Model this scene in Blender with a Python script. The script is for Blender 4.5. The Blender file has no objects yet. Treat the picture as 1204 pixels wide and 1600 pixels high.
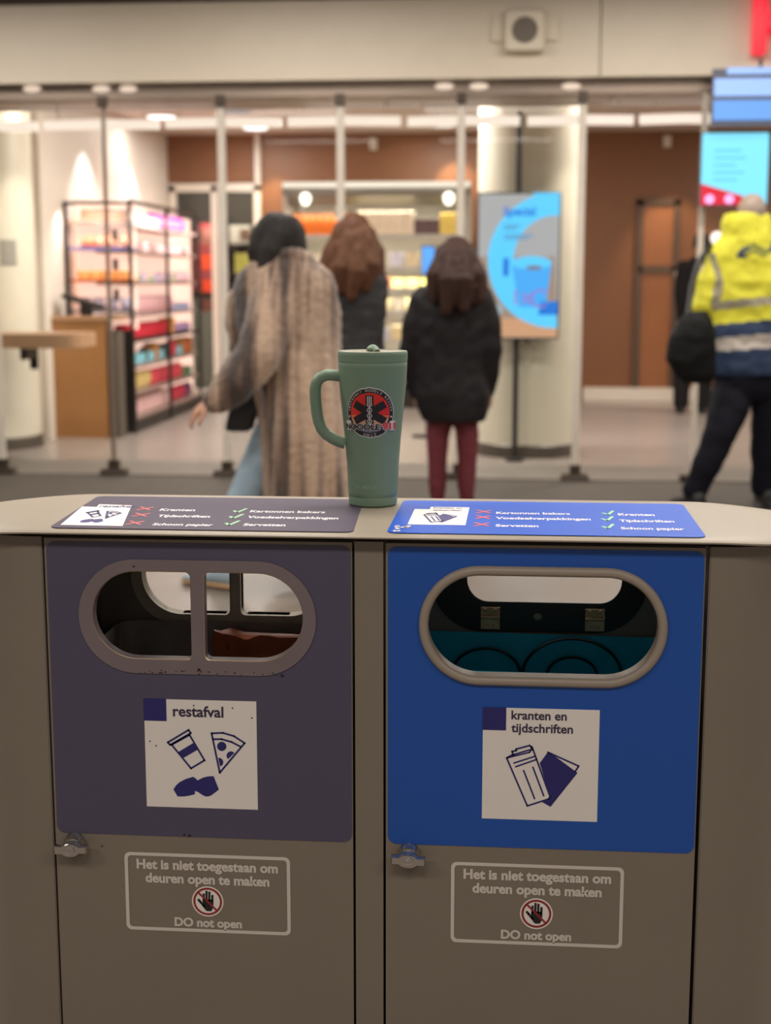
import bpy, bmesh, math, random
from mathutils import Vector, Matrix, noise
from mathutils.geometry import tessellate_polygon

sc = bpy.context.scene
PI = math.pi


def S(r, g, b):
    f = lambda c: c / 12.92 if c <= .04045 else ((c + .055) / 1.055) ** 2.4
    return (f(r / 255), f(g / 255), f(b / 255))


# ------------------------------------------------------------------ camera
PITCH, YAW = .1631, .0848
CAM = Vector((.178, -1.838, 1.33))
FPX = 2200.0
cd = bpy.data.cameras.new('camera')
cam = bpy.data.objects.new('camera', cd)
sc.collection.objects.link(cam)
sc.camera = cam
cam.location = CAM
cam.rotation_euler = (PI / 2 - PITCH, 0, YAW)
cd.sensor_fit = 'VERTICAL'
cd.sensor_height = 36
cd.lens = FPX / 1600 * 36
cd.clip_start = .05
cd.dof.use_dof = True
cd.dof.focus_distance = 1.93
cd.dof.aperture_fstop = 4.4

# ------------------------------------------------------------------ world, lights, exposure
sc.view_settings.view_transform = 'Standard'
sc.view_settings.look = 'None'
sc.view_settings.gamma = 1
sc.view_settings.use_curve_mapping = False
sc.view_settings.exposure = 0
sc.cycles.use_denoising = True
sc.cycles.max_bounces = 7
sc.cycles.transparent_max_bounces = 12
sc.cycles.caustics_reflective = False
sc.cycles.caustics_refractive = False
sc.cycles.sample_clamp_indirect = 4

w = bpy.data.worlds.new('world')
sc.world = w
w.use_nodes = True
w.node_tree.nodes['Background'].inputs[0].default_value = (.62, .56, .50, 1)
w.node_tree.nodes['Background'].inputs[1].default_value = .36


def area(name, loc, size, power, col=(1, .86, .7), rot=(0, 0, 0), shape='RECTANGLE', spread=None):
    l = bpy.data.lights.new(name, 'AREA')
    l.shape = shape
    l.size = size[0]
    if shape in ('RECTANGLE', 'ELLIPSE'):
        l.size_y = size[1]
    l.energy = power
    l.color = col
    if spread:
        l.spread = spread
    o = bpy.data.objects.new(name, l)
    o.location = loc
    o.rotation_euler = rot
    sc.collection.objects.link(o)
    return o


def spot(name, loc, target, power, angle, col=(1, .9, .8), blend=.3, size=.03):
    l = bpy.data.lights.new(name, 'SPOT')
    l.energy = power
    l.color = col
    l.spot_size = math.radians(angle)
    l.spot_blend = blend
    l.shadow_soft_size = size
    o = bpy.data.objects.new(name, l)
    o.location = loc
    o.rotation_euler = (Vector(target) - Vector(loc)).to_track_quat('-Z', 'Y').to_euler()
    sc.collection.objects.link(o)
    return o


WARM = (1, .935, .85)
# concourse ceiling lamps in rows: before the shop, mid floor, over the bin, behind the camera
for x in (-3.6, -1.2, 1.2, 3.6):
    area('concourse_lamp', (x, 5.9, 3.2), (1.5, .5), 50, WARM)
for x in (-3.2, -.8, 1.6, 4.0):
    area('concourse_lamp', (x, 3.4, 3.2), (1.5, .5), 32, WARM)
for x in (-2.4, 0, 2.4):
    area('concourse_lamp', (x, .8, 3.2), (1.5, .5), 52, WARM)
for x in (-2.4, 0, 2.4):
    area('concourse_lamp', (x, -2.6, 3.2), (1.5, .5), 34, WARM)
# shop ceiling lamps
for x, y in ((-1.9, 9.4), (-.8, 9.3), (1.6, 9.2), (3.4, 11.4)):
    area('shop_lamp', (x, y, 2.9), (.6, .6), 66, (1, .95, .9))
for x, y, pw in ((-2.494, 13.3, 24), (-.519, 13.28, 26), (-3.2, 12.2, 15)):
    area('downlight_lamp', (x, y, 2.885), (.24, .24), pw, (1, .96, .92), shape='DISK')
for x in (-2.8, -.6, 1.6, 3.6):
    area('ceiling_fill', (x, 9.0, 2.45), (1.5, .1), 16, (1, .92, .84), (PI, 0, 0))  # upward fill without fixtures, added to brighten the shop ceiling
area('shelf_fill', (-2.93, 11.8, 1.9), (.08, 2.4), 20, (1, .84, .80), (0, .55, 0))  # two fill lights without fixtures, added to brighten the rack
area('shelf_fill', (-3.34, 10.12, 1.9), (.5, .06), 5, (1, .84, .80), (.5, 0, 0))
# wall washers over the left wall, warm washers on the back wall
spot('wall_washer', (-3.31, 10.96, 2.90), (-3.31, 10.96, 1.5), 60, 76, (.66, .83, 1), .12)
spot('wall_washer', (-3.31, 12.55, 2.90), (-3.31, 12.55, 1.5), 50, 76, (.66, .83, 1), .12)
spot('back_washer', (-2.45, 13.8, 2.85), (-2.4, 14.15, 1.9), 60, 55, (1, .75, .45), .6)
spot('back_washer', (-.55, 13.8, 2.9), (-.35, 14.15, 2.2), 60, 60, (1, .75, .45), .6)
spot('back_washer', (1.95, 13.6, 2.85), (2.0, 14.15, 1.0), 75, 60, (1, .75, .45), .6)
spot('column_washer', (-.05, 8.35, 2.56), (.02, 8.95, 1.2), 32, 60, (1, .9, .75), .6)
spot('column_washer', (.86, 8.4, 2.56), (.74, 9.1, 1.2), 32, 60, (1, .9, .75), .6)
spot('column_washer', (-2.75, 8.75, 2.5), (-3.66, 9.1, 1.4), 42, 60, (1, .92, .75), .6)


# ------------------------------------------------------------------ helpers
def axes():
    cy, sy, cp, sp = math.cos(YAW), math.sin(YAW), math.cos(PITCH), math.sin(PITCH)
    r = Vector((cy, sy, 0))
    f0 = Vector((-sy, cy, 0))
    fw = f0 * cp - Vector((0, 0, sp))
    up = Vector((0, 0, cp)) + f0 * sp
    return r, up, fw


_R, _U, _F = axes()


def at(px, py, Y):
    """the point of the place on the plane y = Y that the photograph shows at pixel (px, py)"""
    d = _F + _R * ((px - 602) / FPX) - _U * ((py - 800) / FPX)
    return CAM + d * ((Y - CAM.y) / d.y)


MATS = {}


def mat(name, col, rough=.5, metal=0.0, spec=.5, var=.06, scale=6.0, emit=None, estr=0.0, bump=0.0, stretch=None, coat=0.0):
    if name in MATS:
        return MATS[name]
    m = bpy.data.materials.new(name)
    m.use_nodes = True
    nt = m.node_tree
    p = nt.nodes['Principled BSDF']
    p.inputs['Roughness'].default_value = rough
    p.inputs['Metallic'].default_value = metal
    p.inputs['Specular IOR Level'].default_value = spec
    p.inputs['Coat Weight'].default_value = coat
    tc = nt.nodes.new('ShaderNodeTexCoord')
    mp = nt.nodes.new('ShaderNodeMapping')
    if stretch:
        mp.inputs['Scale'].default_value = stretch
    nt.links.new(tc.outputs['Object'], mp.inputs[0])
    nz = nt.nodes.new('ShaderNodeTexNoise')
    nz.inputs['Scale'].default_value = scale
    nz.inputs['Detail'].default_value = 4
    nt.links.new(mp.outputs[0], nz.inputs['Vector'])
    mx = nt.nodes.new('ShaderNodeMix')
    mx.data_type = 'RGBA'
    a = [max(0, c * (1 - var * 1.6)) for c in col]
    b = [min(1, c * (1 + var * 1.6)) for c in col]
    mx.inputs[6].default_value = (*a, 1)
    mx.inputs[7].default_value = (*b, 1)
    nt.links.new(nz.outputs[0], mx.inputs[0])
    nt.links.new(mx.outputs[2], p.inputs['Base Color'])
    if emit:
        p.inputs['Emission Color'].default_value = (*emit, 1)
        p.inputs['Emission Strength'].default_value = estr
    if bump:
        bp = nt.nodes.new('ShaderNodeBump')
        bp.inputs['Strength'].default_value = bump
        bp.inputs['Distance'].default_value = .002
        nt.links.new(nz.outputs[0], bp.inputs['Height'])
        nt.links.new(bp.outputs[0], p.inputs['Normal'])
    MATS[name] = m
    return m


def glass_mat(name, tint=(.97, .98, .97), refl=.5):
    m = bpy.data.materials.new(name)
    m.use_nodes = True
    nt = m.node_tree
    nt.nodes.remove(nt.nodes['Principled BSDF'])
    out = nt.nodes['Material Output']
    t = nt.nodes.new('ShaderNodeBsdfTransparent')
    t.inputs[0].default_value = (*tint, 1)
    g = nt.nodes.new('ShaderNodeBsdfGlossy')
    g.inputs['Roughness'].default_value = .02
    fr = nt.nodes.new('ShaderNodeFresnel')
    fr.inputs[0].default_value = 1.45
    mu = nt.nodes.new('ShaderNodeMath')
    mu.operation = 'MULTIPLY'
    mu.inputs[1].default_value = refl
    nt.links.new(fr.outputs[0], mu.inputs[0])
    mx = nt.nodes.new('ShaderNodeMixShader')
    nt.links.new(mu.outputs[0], mx.inputs[0])
    nt.links.new(t.outputs[0], mx.inputs[1])
    nt.links.new(g.outputs[0], mx.inputs[2])
    nt.links.new(mx.outputs[0], out.inputs[0])
    MATS[name] = m
    return m


class G:
    """collects shapes, links them as ONE mesh object"""

    def __init__(s):
        s.v, s.f, s.m = [], [], []

    def add(s, vs, fs, mi=0):
        o = len(s.v)
        s.v += [Vector(p) for p in vs]
        for f in fs:
            s.f.append([i + o for i in f])
            s.m.append(mi)
        return s

    def box(s, c, d, mi=0, rot=None, taper=None):
        vs = []
        for z in (-.5, .5):
            for x, y in ((-.5, -.5), (.5, -.5), (.5, .5), (-.5, .5)):
                k = taper if (taper and z > 0) else 1
                p = Vector((x * d[0] * k, y * d[1] * k, z * d[2]))
                if rot:
                    p = rot @ p
                vs.append(p + Vector(c))
        return s.add(vs, [[0, 3, 2, 1], [4, 5, 6, 7], [0, 1, 5, 4], [1, 2, 6, 5], [2, 3, 7, 6], [3, 0, 4, 7]], mi)

    def rings(s, rings, mi=0, cap=True, closed=False):
        n = len(rings[0])
        vs = [p for r in rings for p in r]
        fs = []
        R = len(rings)
        for i in range(R if closed else R - 1):
            a, b = i * n, ((i + 1) % R) * n
            for j in range(n):
                k = (j + 1) % n
                fs.append([a + j, a + k, b + k, b + j])
        if cap and not closed:
            fs.append(list(range(n))[::-1])
            fs.append([(R - 1) * n + j for j in range(n)])
        return s.add(vs, fs, mi)

    def tube(s, pts, rad, n=12, mi=0, closed=False, flat=1.0, flat_axis=None):
        """rad: number or list; flat scales the thickness along flat_axis"""
        P = [Vector(p) for p in pts]
        if not isinstance(rad, (list, tuple)):
            rad = [rad] * len(P)
        up = None
        out = []
        L = len(P)
        for i, p in enumerate(P):
            if closed:
                t = (P[(i + 1) % L] - P[i - 1])
            else:
                t = (P[min(i + 1, L - 1)] - P[max(i - 1, 0)])
            t = t.normalized()
            if flat_axis is not None:
                a = Vector(flat_axis)
                a = (a - t * a.dot(t)).normalized()
            elif up is None:
                a = t.orthogonal().normalized()
            else:
                a = (up - t * up.dot(t)).normalized()
            up = a
            b = t.cross(a)
            out.append([p + (a * math.cos(q) * flat + b * math.sin(q)) * rad[i] for q in (2 * PI * k / n for k in range(n))])
        return s.rings(out, mi, True, closed)

    def limb(s, pts, rad, n=14, mi=0):
        """tube with round ends"""
        P = [Vector(p) for p in pts]
        rad = list(rad)
        a = (P[0] - P[1]).normalized()
        b = (P[-1] - P[-2]).normalized()
        pre = [(P[0] + a * rad[0] * math.sin(q), rad[0] * math.cos(q)) for q in (1.35, .9, .45)]
        post = [(P[-1] + b * rad[-1] * math.sin(q), rad[-1] * math.cos(q)) for q in (.45, .9, 1.35)]
        return s.tube([p for p, _ in pre] + P + [p for p, _ in post], [r for _, r in pre] + rad + [r for _, r in post], n, mi)

    def ell(s, c, r, mi=0, n=18, m=12, rot=None):
        rs = []
        for i in range(1, m):
            th = PI * i / m
            ring = []
            for k in range(n):
                q = 2 * PI * k / n
                p = Vector((r[0] * math.sin(th) * math.cos(q), r[1] * math.sin(th) * math.sin(q), -r[2] * math.cos(th)))
                if rot:
                    p = rot @ p
                ring.append(p + Vector(c))
            rs.append(ring)
        return s.rings(rs, mi)

    def lathe(s, prof, c, n=48, mi=0, cap=True):
        rs = [[Vector((c[0] + r * math.cos(2 * PI * k / n), c[1] + r * math.sin(2 * PI * k / n), c[2] + z)) for k in range(n)] for r, z in prof]
        return s.rings(rs, mi, cap)

    def plate(s, outer, holes, fm, w0, w1, mi=0, mi_hole=None):
        """sheet with holes between heights w0 and w1; fm(u, v, w) places it"""
        loops = [outer] + list(holes)
        tri = tessellate_polygon([[Vector((u * 1000, v * 1000, 0)) for u, v in lp] for lp in loops])
        flat = [p for lp in loops for p in lp]
        for ww in ((w0, w1) if w1 != w0 else (w0,)):
            s.add([fm(u, v, ww) for u, v in flat], [list(t) for t in tri], mi)
        if w1 != w0:
            for li, lp in enumerate(loops):
                n = len(lp)
                vs = [fm(u, v, w0) for u, v in lp] + [fm(u, v, w1) for u, v in lp]
                s.add(vs, [[j, (j + 1) % n, n + (j + 1) % n, n + j] for j in range(n)], mi if (li == 0 or mi_hole is None) else mi_hole)
        return s

    def poly(s, pts, fm, w, mi=0):
        tri = tessellate_polygon([[Vector((u * 1000, v * 1000, 0)) for u, v in pts]])
        return s.add([fm(u, v, w) for u, v in pts], [list(t) for t in tri], mi)

    def stroke(s, pts, wd, fm, w, mi=0, closed=False):
        n = len(pts)
        for i in range(n if closed else n - 1):
            a, b = Vector(pts[i]), Vector(pts[(i + 1) % n])
            d = (b - a)
            if d.length < 1e-9:
                continue
            d.normalize()
            q = Vector((-d.y, d.x)) * wd / 2
            e = d * wd * .42
            s.add([fm(p.x, p.y, w) for p in (a - e + q, a - e - q, b + e - q, b + e + q)], [[0, 1, 2, 3]], mi)
        return s

    def text(s, string, fm, w, left, base, width, mi=0, bold=.018, ky=1.0):
        vs, fs, x0, x1 = text_geo(string, bold)
        k = width / (x1 - x0)
        s.add([fm(left + (x - x0) * k, base + y * k * ky, w) for x, y in vs], fs, mi)
        return s

    def mesh(s, name, mats=(), smooth=35, fix=True, origin=(0, 0, 0)):
        o = Vector(origin)
        me = bpy.data.meshes.new(name)
        me.from_pydata([tuple(p - o) for p in s.v], [], s.f)
        for m in mats:
            me.materials.append(m)
        if len(mats) > 1:
            me.polygons.foreach_set('material_index', s.m)
        if fix:
            bm = bmesh.new()
            bm.from_mesh(me)
            bmesh.ops.recalc_face_normals(bm, faces=bm.faces)
            bm.to_mesh(me)
            bm.free()
        if smooth:
            me.polygons.foreach_set('use_smooth', [True] * len(me.polygons))
            me.set_sharp_from_angle(angle=math.radians(smooth))
        me.update()
        return me

    def build(s, name, mats, parent=None, smooth=35, origin=None, fix=True):
        if not isinstance(mats, (list, tuple)):
            mats = [mats]
        if parent is not None:
            origin = parent.get('_o', (0, 0, 0))
        elif origin is None:
            origin = (0, 0, 0)
        me = s.mesh(name, mats, smooth, fix, origin)
        o = bpy.data.objects.new(name, me)
        sc.collection.objects.link(o)
        if parent is not None:
            o.parent = parent
        else:
            o.location = origin
        o['_o'] = tuple(origin)
        return o


_tg = {}


def text_geo(string, bold):
    key = (string, bold)
    if key in _tg:
        return _tg[key]
    c = bpy.data.curves.new('lettering', 'FONT')
    c.body = string
    c.size = 1
    c.offset = bold
    c.resolution_u = 4
    o = bpy.data.objects.new('lettering', c)
    sc.collection.objects.link(o)
    dg = bpy.context.evaluated_depsgraph_get()
    me = bpy.data.meshes.new_from_object(o.evaluated_get(dg))
    vs = [(v.co.x, v.co.y) for v in me.vertices]
    fs = [list(p.vertices) for p in me.polygons]
    bpy.data.objects.remove(o)
    bpy.data.curves.remove(c)
    bpy.data.meshes.remove(me)
    xs = [x for x, _ in vs]
    _tg[key] = (vs, fs, min(xs), max(xs))
    return _tg[key]


def tag(o, label, cat, group=None, kind=None):
    o['label'] = label
    if cat:
        o['category'] = cat
    if group:
        o['group'] = group
    if kind:
        o['kind'] = kind
    return o


def empty(name, loc, label, cat, group=None, kind=None):
    o = bpy.data.objects.new(name, None)
    sc.collection.objects.link(o)
    o.location = loc
    o.empty_display_size = .1
    o['_o'] = tuple(loc)
    return tag(o, label, cat, group, kind)


def struct(name, g, mats, label, smooth=35):
    return tag(g.build(name, mats, None, smooth), label, name.split('_')[0], kind='structure')


def rrect(x0, x1, y0, y1, r, n=6, corners=(1, 1, 1, 1)):
    """rounded rectangle outline, corners = bl, br, tr, tl"""
    out = []
    for (cx, cy, a0, on) in ((x0 + r, y0 + r, PI, corners[0]), (x1 - r, y0 + r, 1.5 * PI, corners[1]), (x1 - r, y1 - r, 0, corners[2]), (x0 + r, y1 - r, .5 * PI, corners[3])):
        if on:
            for k in range(n + 1):
                a = a0 + .5 * PI * k / n
                out.append((cx + r * math.cos(a), cy + r * math.sin(a)))
        else:
            out.append((cx + (r if math.cos(a0 + PI / 4) > 0 else -r), cy + (r if math.sin(a0 + PI / 4) > 0 else -r)))
    return out


def circ(cx, cy, r, n=28, ry=None):
    ry = ry or r
    return [(cx + r * math.cos(2 * PI * k / n), cy + ry * math.sin(2 * PI * k / n)) for k in range(n)]


def arc(cx, cy, r, a0, a1, n=12, ry=None):
    ry = ry or r
    return [(cx + r * math.cos(math.radians(a0 + (a1 - a0) * k / n)), cy + ry * math.sin(math.radians(a0 + (a1 - a0) * k / n))) for k in range(n + 1)]


def fuse(name, g, mats, parent, voxel=.012, smooth=3, disp=None, matfn=None, origin=None):
    """melts the shapes of g into one continuous surface"""
    me = g.mesh('raw', (), 0)
    t = bpy.data.objects.new('raw', me)
    sc.collection.objects.link(t)
    m = t.modifiers.new('r', 'REMESH')
    m.mode = 'VOXEL'
    m.voxel_size = voxel
    if smooth:
        q = t.modifiers.new('s', 'SMOOTH')
        q.factor = .5
        q.iterations = smooth
    dg = bpy.context.evaluated_depsgraph_get()
    nm = bpy.data.meshes.new_from_object(t.evaluated_get(dg))
    bpy.data.objects.remove(t)
    bpy.data.meshes.remove(me)
    nm.name = name
    if not isinstance(mats, (list, tuple)):
        mats = [mats]
    if disp:
        ns = [v.normal.copy() for v in nm.vertices]
        for v, nn in zip(nm.vertices, ns):
            v.co += nn * disp(v.co)
    nm.materials.clear()
    for mm in mats:
        nm.materials.append(mm)
    if matfn:
        for p in nm.polygons:
            p.material_index = matfn(p.center)
    org = Vector(parent['_o'] if parent is not None else (origin or (0, 0, 0)))
    for v in nm.vertices:
        v.co -= org
    nm.polygons.foreach_set('use_smooth', [True] * len(nm.polygons))
    nm.update()
    o = bpy.data.objects.new(name, nm)
    sc.collection.objects.link(o)
    if parent is not None:
        o.parent = parent
    else:
        o.location = org
    o['_o'] = tuple(org)
    return o


# ------------------------------------------------------------------ materials
m_floor = mat('grey_concourse_tile', S(122, 112, 103), .38, var=.08, scale=3)
m_shopfloor = mat('beige_shop_tile', S(150, 139, 131), .25, var=.06, scale=4)
m_thresh = mat('threshold_stone', S(112, 104, 96), .6, spec=.2)
m_ceil = mat('brown_hall_ceiling', S(98, 84, 74), .7)
m_shopceil = mat('shop_ceiling_paint', S(214, 200, 186), .6)
m_cream = mat('cream_fascia', S(222, 208, 188), .45, var=.03)
m_track = mat('brushed_track_metal', S(140, 124, 112), .35, .6)
m_white = mat('off_white_paint', S(218, 208, 195), .55, var=.03)
m_column = mat('cream_column', S(212, 204, 186), .4, var=.03)
m_brown = mat('brown_wall_panel', S(124, 80, 48), .5, var=.12, scale=1.5, stretch=(1, 1, .2))
m_wood = mat('oak_veneer', S(160, 112, 66), .4, var=.15, scale=5, stretch=(1, 1, .15))
m_woodlight = mat('oak_ledge', S(176, 136, 104), .4, var=.1, scale=5, stretch=(.2, 1, 1))
m_dark = mat('dark_metal', S(52, 46, 42), .45, .5)
m_black = mat('matt_black', S(24, 22, 22), .5)
m_post = mat('pale_aluminium', S(214, 203, 190), .4, .1)
m_clamp = mat('clamp_steel', S(78, 68, 60), .45, .7)
m_glass = glass_mat('shopfront_glass', refl=.22)
m_glass2 = glass_mat('inner_door_glass', (.88, .88, .86), .6)

# ------------------------------------------------------------------ setting
struct('floor', G().box((0, 1.9, -.05), (16, 12.6, .1)), m_floor, 'grey stone floor of the station concourse')
g = G()
g.box((0, 6.72, .001), (16, 1.72, .006))  # light fall-off toward the shop darkened into the tile colour
struct('floor_band', g, mat('dimmed_floor_band', S(82, 75, 68), .65, spec=.15, var=.1, scale=3), 'floor along the front of the shop, coloured darker for light fall-off')
g = G()
g.box((0, 7.95, .004), (16, .75, .02))
struct('trim_1', g, m_thresh, 'pale stone threshold strip under the glass shopfront')
g = G()
g.box((0, 11.35, -.05), (16, 6.1, .1))
struct('floor_shop', g, m_shopfloor, 'beige tiled floor inside the shop')
struct('ceiling', G().box((0, 1.6, 3.3), (16, 12, .1)), m_ceil, 'brown ceiling over the concourse')
struct('ceiling_shop', G().box((0, 11.2, 2.99), (16, 6.6, .1)), m_shopceil, 'pale ceiling inside the shop')
g = G()
g.box((-3.63, 7.62, 2.845), (8.74, .3, .49))
g.box((4.376, 7.62, 2.845), (7.256, .3, .49))
g.box((0, 7.66, 2.845), (16, .2, .47))
struct('wall_front', g, m_cream, 'cream fascia above the glass shopfront')
g = G()
g.box((0, 7.64, 3.17), (16, .2, .17))
struct('trim_2', g, m_ceil, 'brown shadow gap between fascia and ceiling')
g = G()
g.box((0, 7.66, 2.565), (16, .16, .075))
g.box((0, 7.60, 2.52), (16, .05, .02))
struct('trim_3', g, m_track, 'metal head track under the fascia that holds the glass')
g = G()
for x in (-2.9, -1.4, .1, 1.6):
    g.box((x, 8.15, 2.56), (1.49, .5, .06))
struct('trim_4', g, mat('soffit_paint', S(178, 160, 146), .5), 'beige soffit panels just behind the head track')
struct('wall_left', G().box((-3.74, 11.98, 1.47), (.18, 4.5, 2.94)), m_white, 'white side wall behind the wall shelves')
g = G()
g.box((-5.2, 9.8, 1.47), (3, .1, 2.94))
struct('wall_corner', g, m_white, 'white wall behind the left column')
g = G()
g.box((-3.15, 14.27, 2.70), (1.1, .14, .57))
g.box((-1.35, 14.27, 1.48), (2.5, .14, 2.96))
g.box((3.75, 14.27, 1.48), (7.7, .14, 2.96))
struct('wall_back', g, m_brown, 'brown panelled back wall of the shop')
struct('baseboard_back', G().box((3.6, 14.17, .07), (5.1, .05, .14)), m_white, 'white skirting along the brown back wall')
g = G()
g.box((-3.66, 14.27, 1.2), (.06, .14, 2.4))
struct('wall_back_side', g, m_white, 'white strip of wall beside the inner glass door')
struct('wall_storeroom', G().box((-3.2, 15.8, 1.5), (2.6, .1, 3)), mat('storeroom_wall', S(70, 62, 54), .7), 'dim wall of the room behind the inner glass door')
struct('wall_right', G().box((5.2, 11, 1.47), (.1, 6.6, 2.94)), m_white, 'white right side wall of the shop')


def column(name, x, y, r, label):
    g = G()
    g.lathe([(r, .1), (r, 2.94)], (x, y, 0), 64)
    o = struct(name, g, m_column, label)
    b = G().lathe([(r + .012, 0), (r + .012, .09), (r, .1)], (x, y, 0), 64)
    b.build('base_ring', mat('column_base_band', S(92, 84, 76), .4, .4), o)
    return o


column('wall_column', -3.96, 9.25, .385, 'round cream column at the left behind the wooden ledge')
column('wall_column_right', .347, 9.17, .395, 'round cream column behind the advertising screen')

# glass front
posts = [-4.08, -3.29, -2.50, -1.71, -.92, -.13, .65]
for i in range(6):
    x0, x1 = posts[i], posts[i + 1]
    r = empty('window_%d' % (i + 1), ((x0 + x1) / 2, 7.6, 0), [
        'glass pane at the far left in front of the cream column', 'glass pane in front of the wooden ledge',
        'glass pane in front of the wall shelves', 'glass pane behind the woman in the fur coat',
        'glass pane behind the green tumbler', 'glass pane in front of the advertising screen'][i], 'window', kind='structure')
    G().box(((x0 + x1) / 2, 7.6, 1.27), (x1 - x0 - .02, .012, 2.48)).build('pane', m_glass, r, 0)
    wd = .022 if i in (1,) else .05
    G().box((x1, 7.6, 1.27), (wd, .03, 2.5)).build('post', m_track if i == 1 else m_post, r)
    c = G()
    c.box((x1, 7.6, .03), (.2, .1, .04), taper=.8)
    c.box((x1, 7.6, .07), (.07, .07, .08))
    c.build('foot_clamp', m_clamp, r)
    h = G().box((x1, 7.58, 2.49), (.06, .05, .07))
    h.build('head_clamp', m_clamp, r)
r = empty('window_7', (2.3, 7.6, 0), 'glass pane right of the open entrance', 'window', kind='structure')
G().box((2.3, 7.6, 1.27), (1.7, .012, 2.48)).build('pane', m_glass, r, 0)
G().box((1.425, 7.6, 1.27), (.035, .03, 2.5)).build('post', m_post, r)
c = G()
c.box((1.425, 7.6, .03), (.16, .1, .04))
c.build('foot_clamp', m_clamp, r)

# inner doors in the back wall
r = empty('door_1', (-3.1, 14.2, 0), 'white framed double glass door at the back behind the shelves', 'door', kind='structure')
g = G()
for x in (-3.60, -3.12, -2.63):
    g.box((x, 14.2, 1.19), (.075, .08, 2.38))
g.box((-3.115, 14.2, 2.36), (1.05, .08, .09))
g.box((-3.115, 14.2, .05), (1.05, .08, .1))
g.build('frame', m_white, r)
G().box((-3.115, 14.2, 1.2), (.95, .012, 2.3)).build('pane', m_glass2, r, 0)
struct('trim_5', G().box((-2.62, 14.18, 2.67), (.06, .06, .55)), m_white, 'white vertical strip on the brown wall above the inner door')
r = empty('door_2', (1.82, 14.18, 0), 'dark framed door set in the brown back wall', 'door', kind='structure')
g = G()
g.box((1.63, 14.18, 1.15), (.07, .06, 2.1))
g.box((2.03, 14.18, 1.15), (.07, .06, 2.1))
g.box((1.83, 14.18, 2.18), (.47, .06, .07))
g.box((1.83, 14.18, 1.45), (.4, .06, .08))
g.build('frame', mat('bronze_door_frame', S(86, 66, 52), .45), r)
G().box((1.83, 14.19, 1.1), (.36, .03, 2.1)).build('leaf', mat('bronze_panel', S(150, 98, 64), .3, var=.15, scale=1.2), r)
G().box((2.09, 14.14, 1.4), (.13, .05, .07)).build('push_plate', m_white, r)

# ------------------------------------------------------------------ the double waste bin
m_bin = mat('bin_grey_paint', S(133, 121, 108), .42, var=.03, scale=9, coat=.15)
m_bininner = mat('bin_inner_grey', S(140, 132, 124), .6, var=.2, scale=12)
m_lid = mat('bin_lid_paint', S(153, 141, 126), .36, spec=.3, var=.03, scale=9)
m_purple = mat('slate_purple_film', S(84, 78, 100), .45, var=.04, scale=5)
m_blue = mat('bright_blue_film', S(28, 84, 174), .42, var=.04, scale=5)
m_ring = mat('mouth_ring_steel', S(124, 110, 112), .45, .0, var=.08, scale=20)
m_edge = mat('worn_bare_edge', S(196, 170, 146), .35, .6)
m_paper = mat('label_white', S(242, 233, 226), .5, var=.02)
m_ink = mat('label_navy', S(44, 40, 110), .5, var=.03)
m_txt = mat('label_text_ink', S(58, 46, 76), .5, var=.02)
m_notice = mat('notice_grey_white', S(216, 206, 196), .5, var=.03)
m_red = mat('prohibition_red', S(150, 44, 44), .5)
m_hand = mat('prohibition_black', S(34, 28, 28), .6)
m_chrome = mat('worn_chrome', S(205, 200, 196), .18, 1.0, var=.05)
m_stain = mat('dirt_specks', S(40, 34, 32), .8)
m_rubber = mat('mouth_trim_grey', S(158, 144, 130), .4, var=.05, scale=20)
m_lettering = mat('sticker_white_lettering', S(226, 222, 228), .5, var=.02)
m_cross = mat('sticker_red_cross', S(220, 96, 96), .5)
m_tick = mat('sticker_green_tick', S(150, 206, 160), .5)

XE, YF, YB, RC = .60, .0, .285, .14          # body outline
ZT = .986                                     # top of the body
bin_ = empty('waste_bin', (0, .14, 0), 'grey double waste bin with a purple and a blue front under the green tumbler', 'waste bin')


def outline(off, n=12):
    """plan outline of the bin, offset outward"""
    return rrect(-XE - off, XE + off, YF - off, YB + off, RC + off, n)


def front(u, v, w):      # the front face, w out of the face
    return (u, -w, v)


def rear(u, v, w):
    return (u, YB + w, v)


def top(u, v, w):        # the lid
    return (u, v, 1.0 + w)


g = G()
# the two rounded ends: sheet walls following the outline
full = outline(0, 14)
inn = outline(-.003, 14)
for sgn in (-1, 1):
    pts = [(p, q) for p, q in zip(full, inn) if sgn * p[0] > .4485]
    pts = sorted(pts, key=lambda a: math.atan2(a[0][1] - .1425, sgn * (a[0][0]) - .46))
    pts = [((sgn * .4485, YF), (sgn * .4485, YF + .003))] + pts + [((sgn * .4485, YB), (sgn * .4485, YB - .003))]
    rs = []
    for (a, b) in pts:
        rs.append([(a[0], a[1], .06), (a[0], a[1], ZT), (b[0], b[1], ZT), (b[0], b[1], .06)])
    g.rings(rs, 0)
    # jamb returning inward beside the door
    g.box((sgn * .4482, .04, .52), (.0014, .08, .93))
g.box((-.0005, .015, .523), (.0385, .03, .926))             # centre post
g.box((0, YB - .015, .523), (.044, .03, .926))
g.build('body', m_bin, bin_, 30)
g = G()
g.box((0, .1425, .52), (.01, .225, .92))
g.box((0, .1425, .07), (.9, .27, .02))
g.box((0, .1425, .983), (1.06, .26, .004))
for sgn in (-1, 1):
    g.box((sgn * .4515, .142, .5), (.003, .27, .9))
g.build('inner_lining', m_bininner, bin_)
g = G()
g.rings([[(x, y, z) for x, y in outline(-.03)] for z in (0, .06)], 0)
g.build('plinth', m_dark, bin_)

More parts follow.
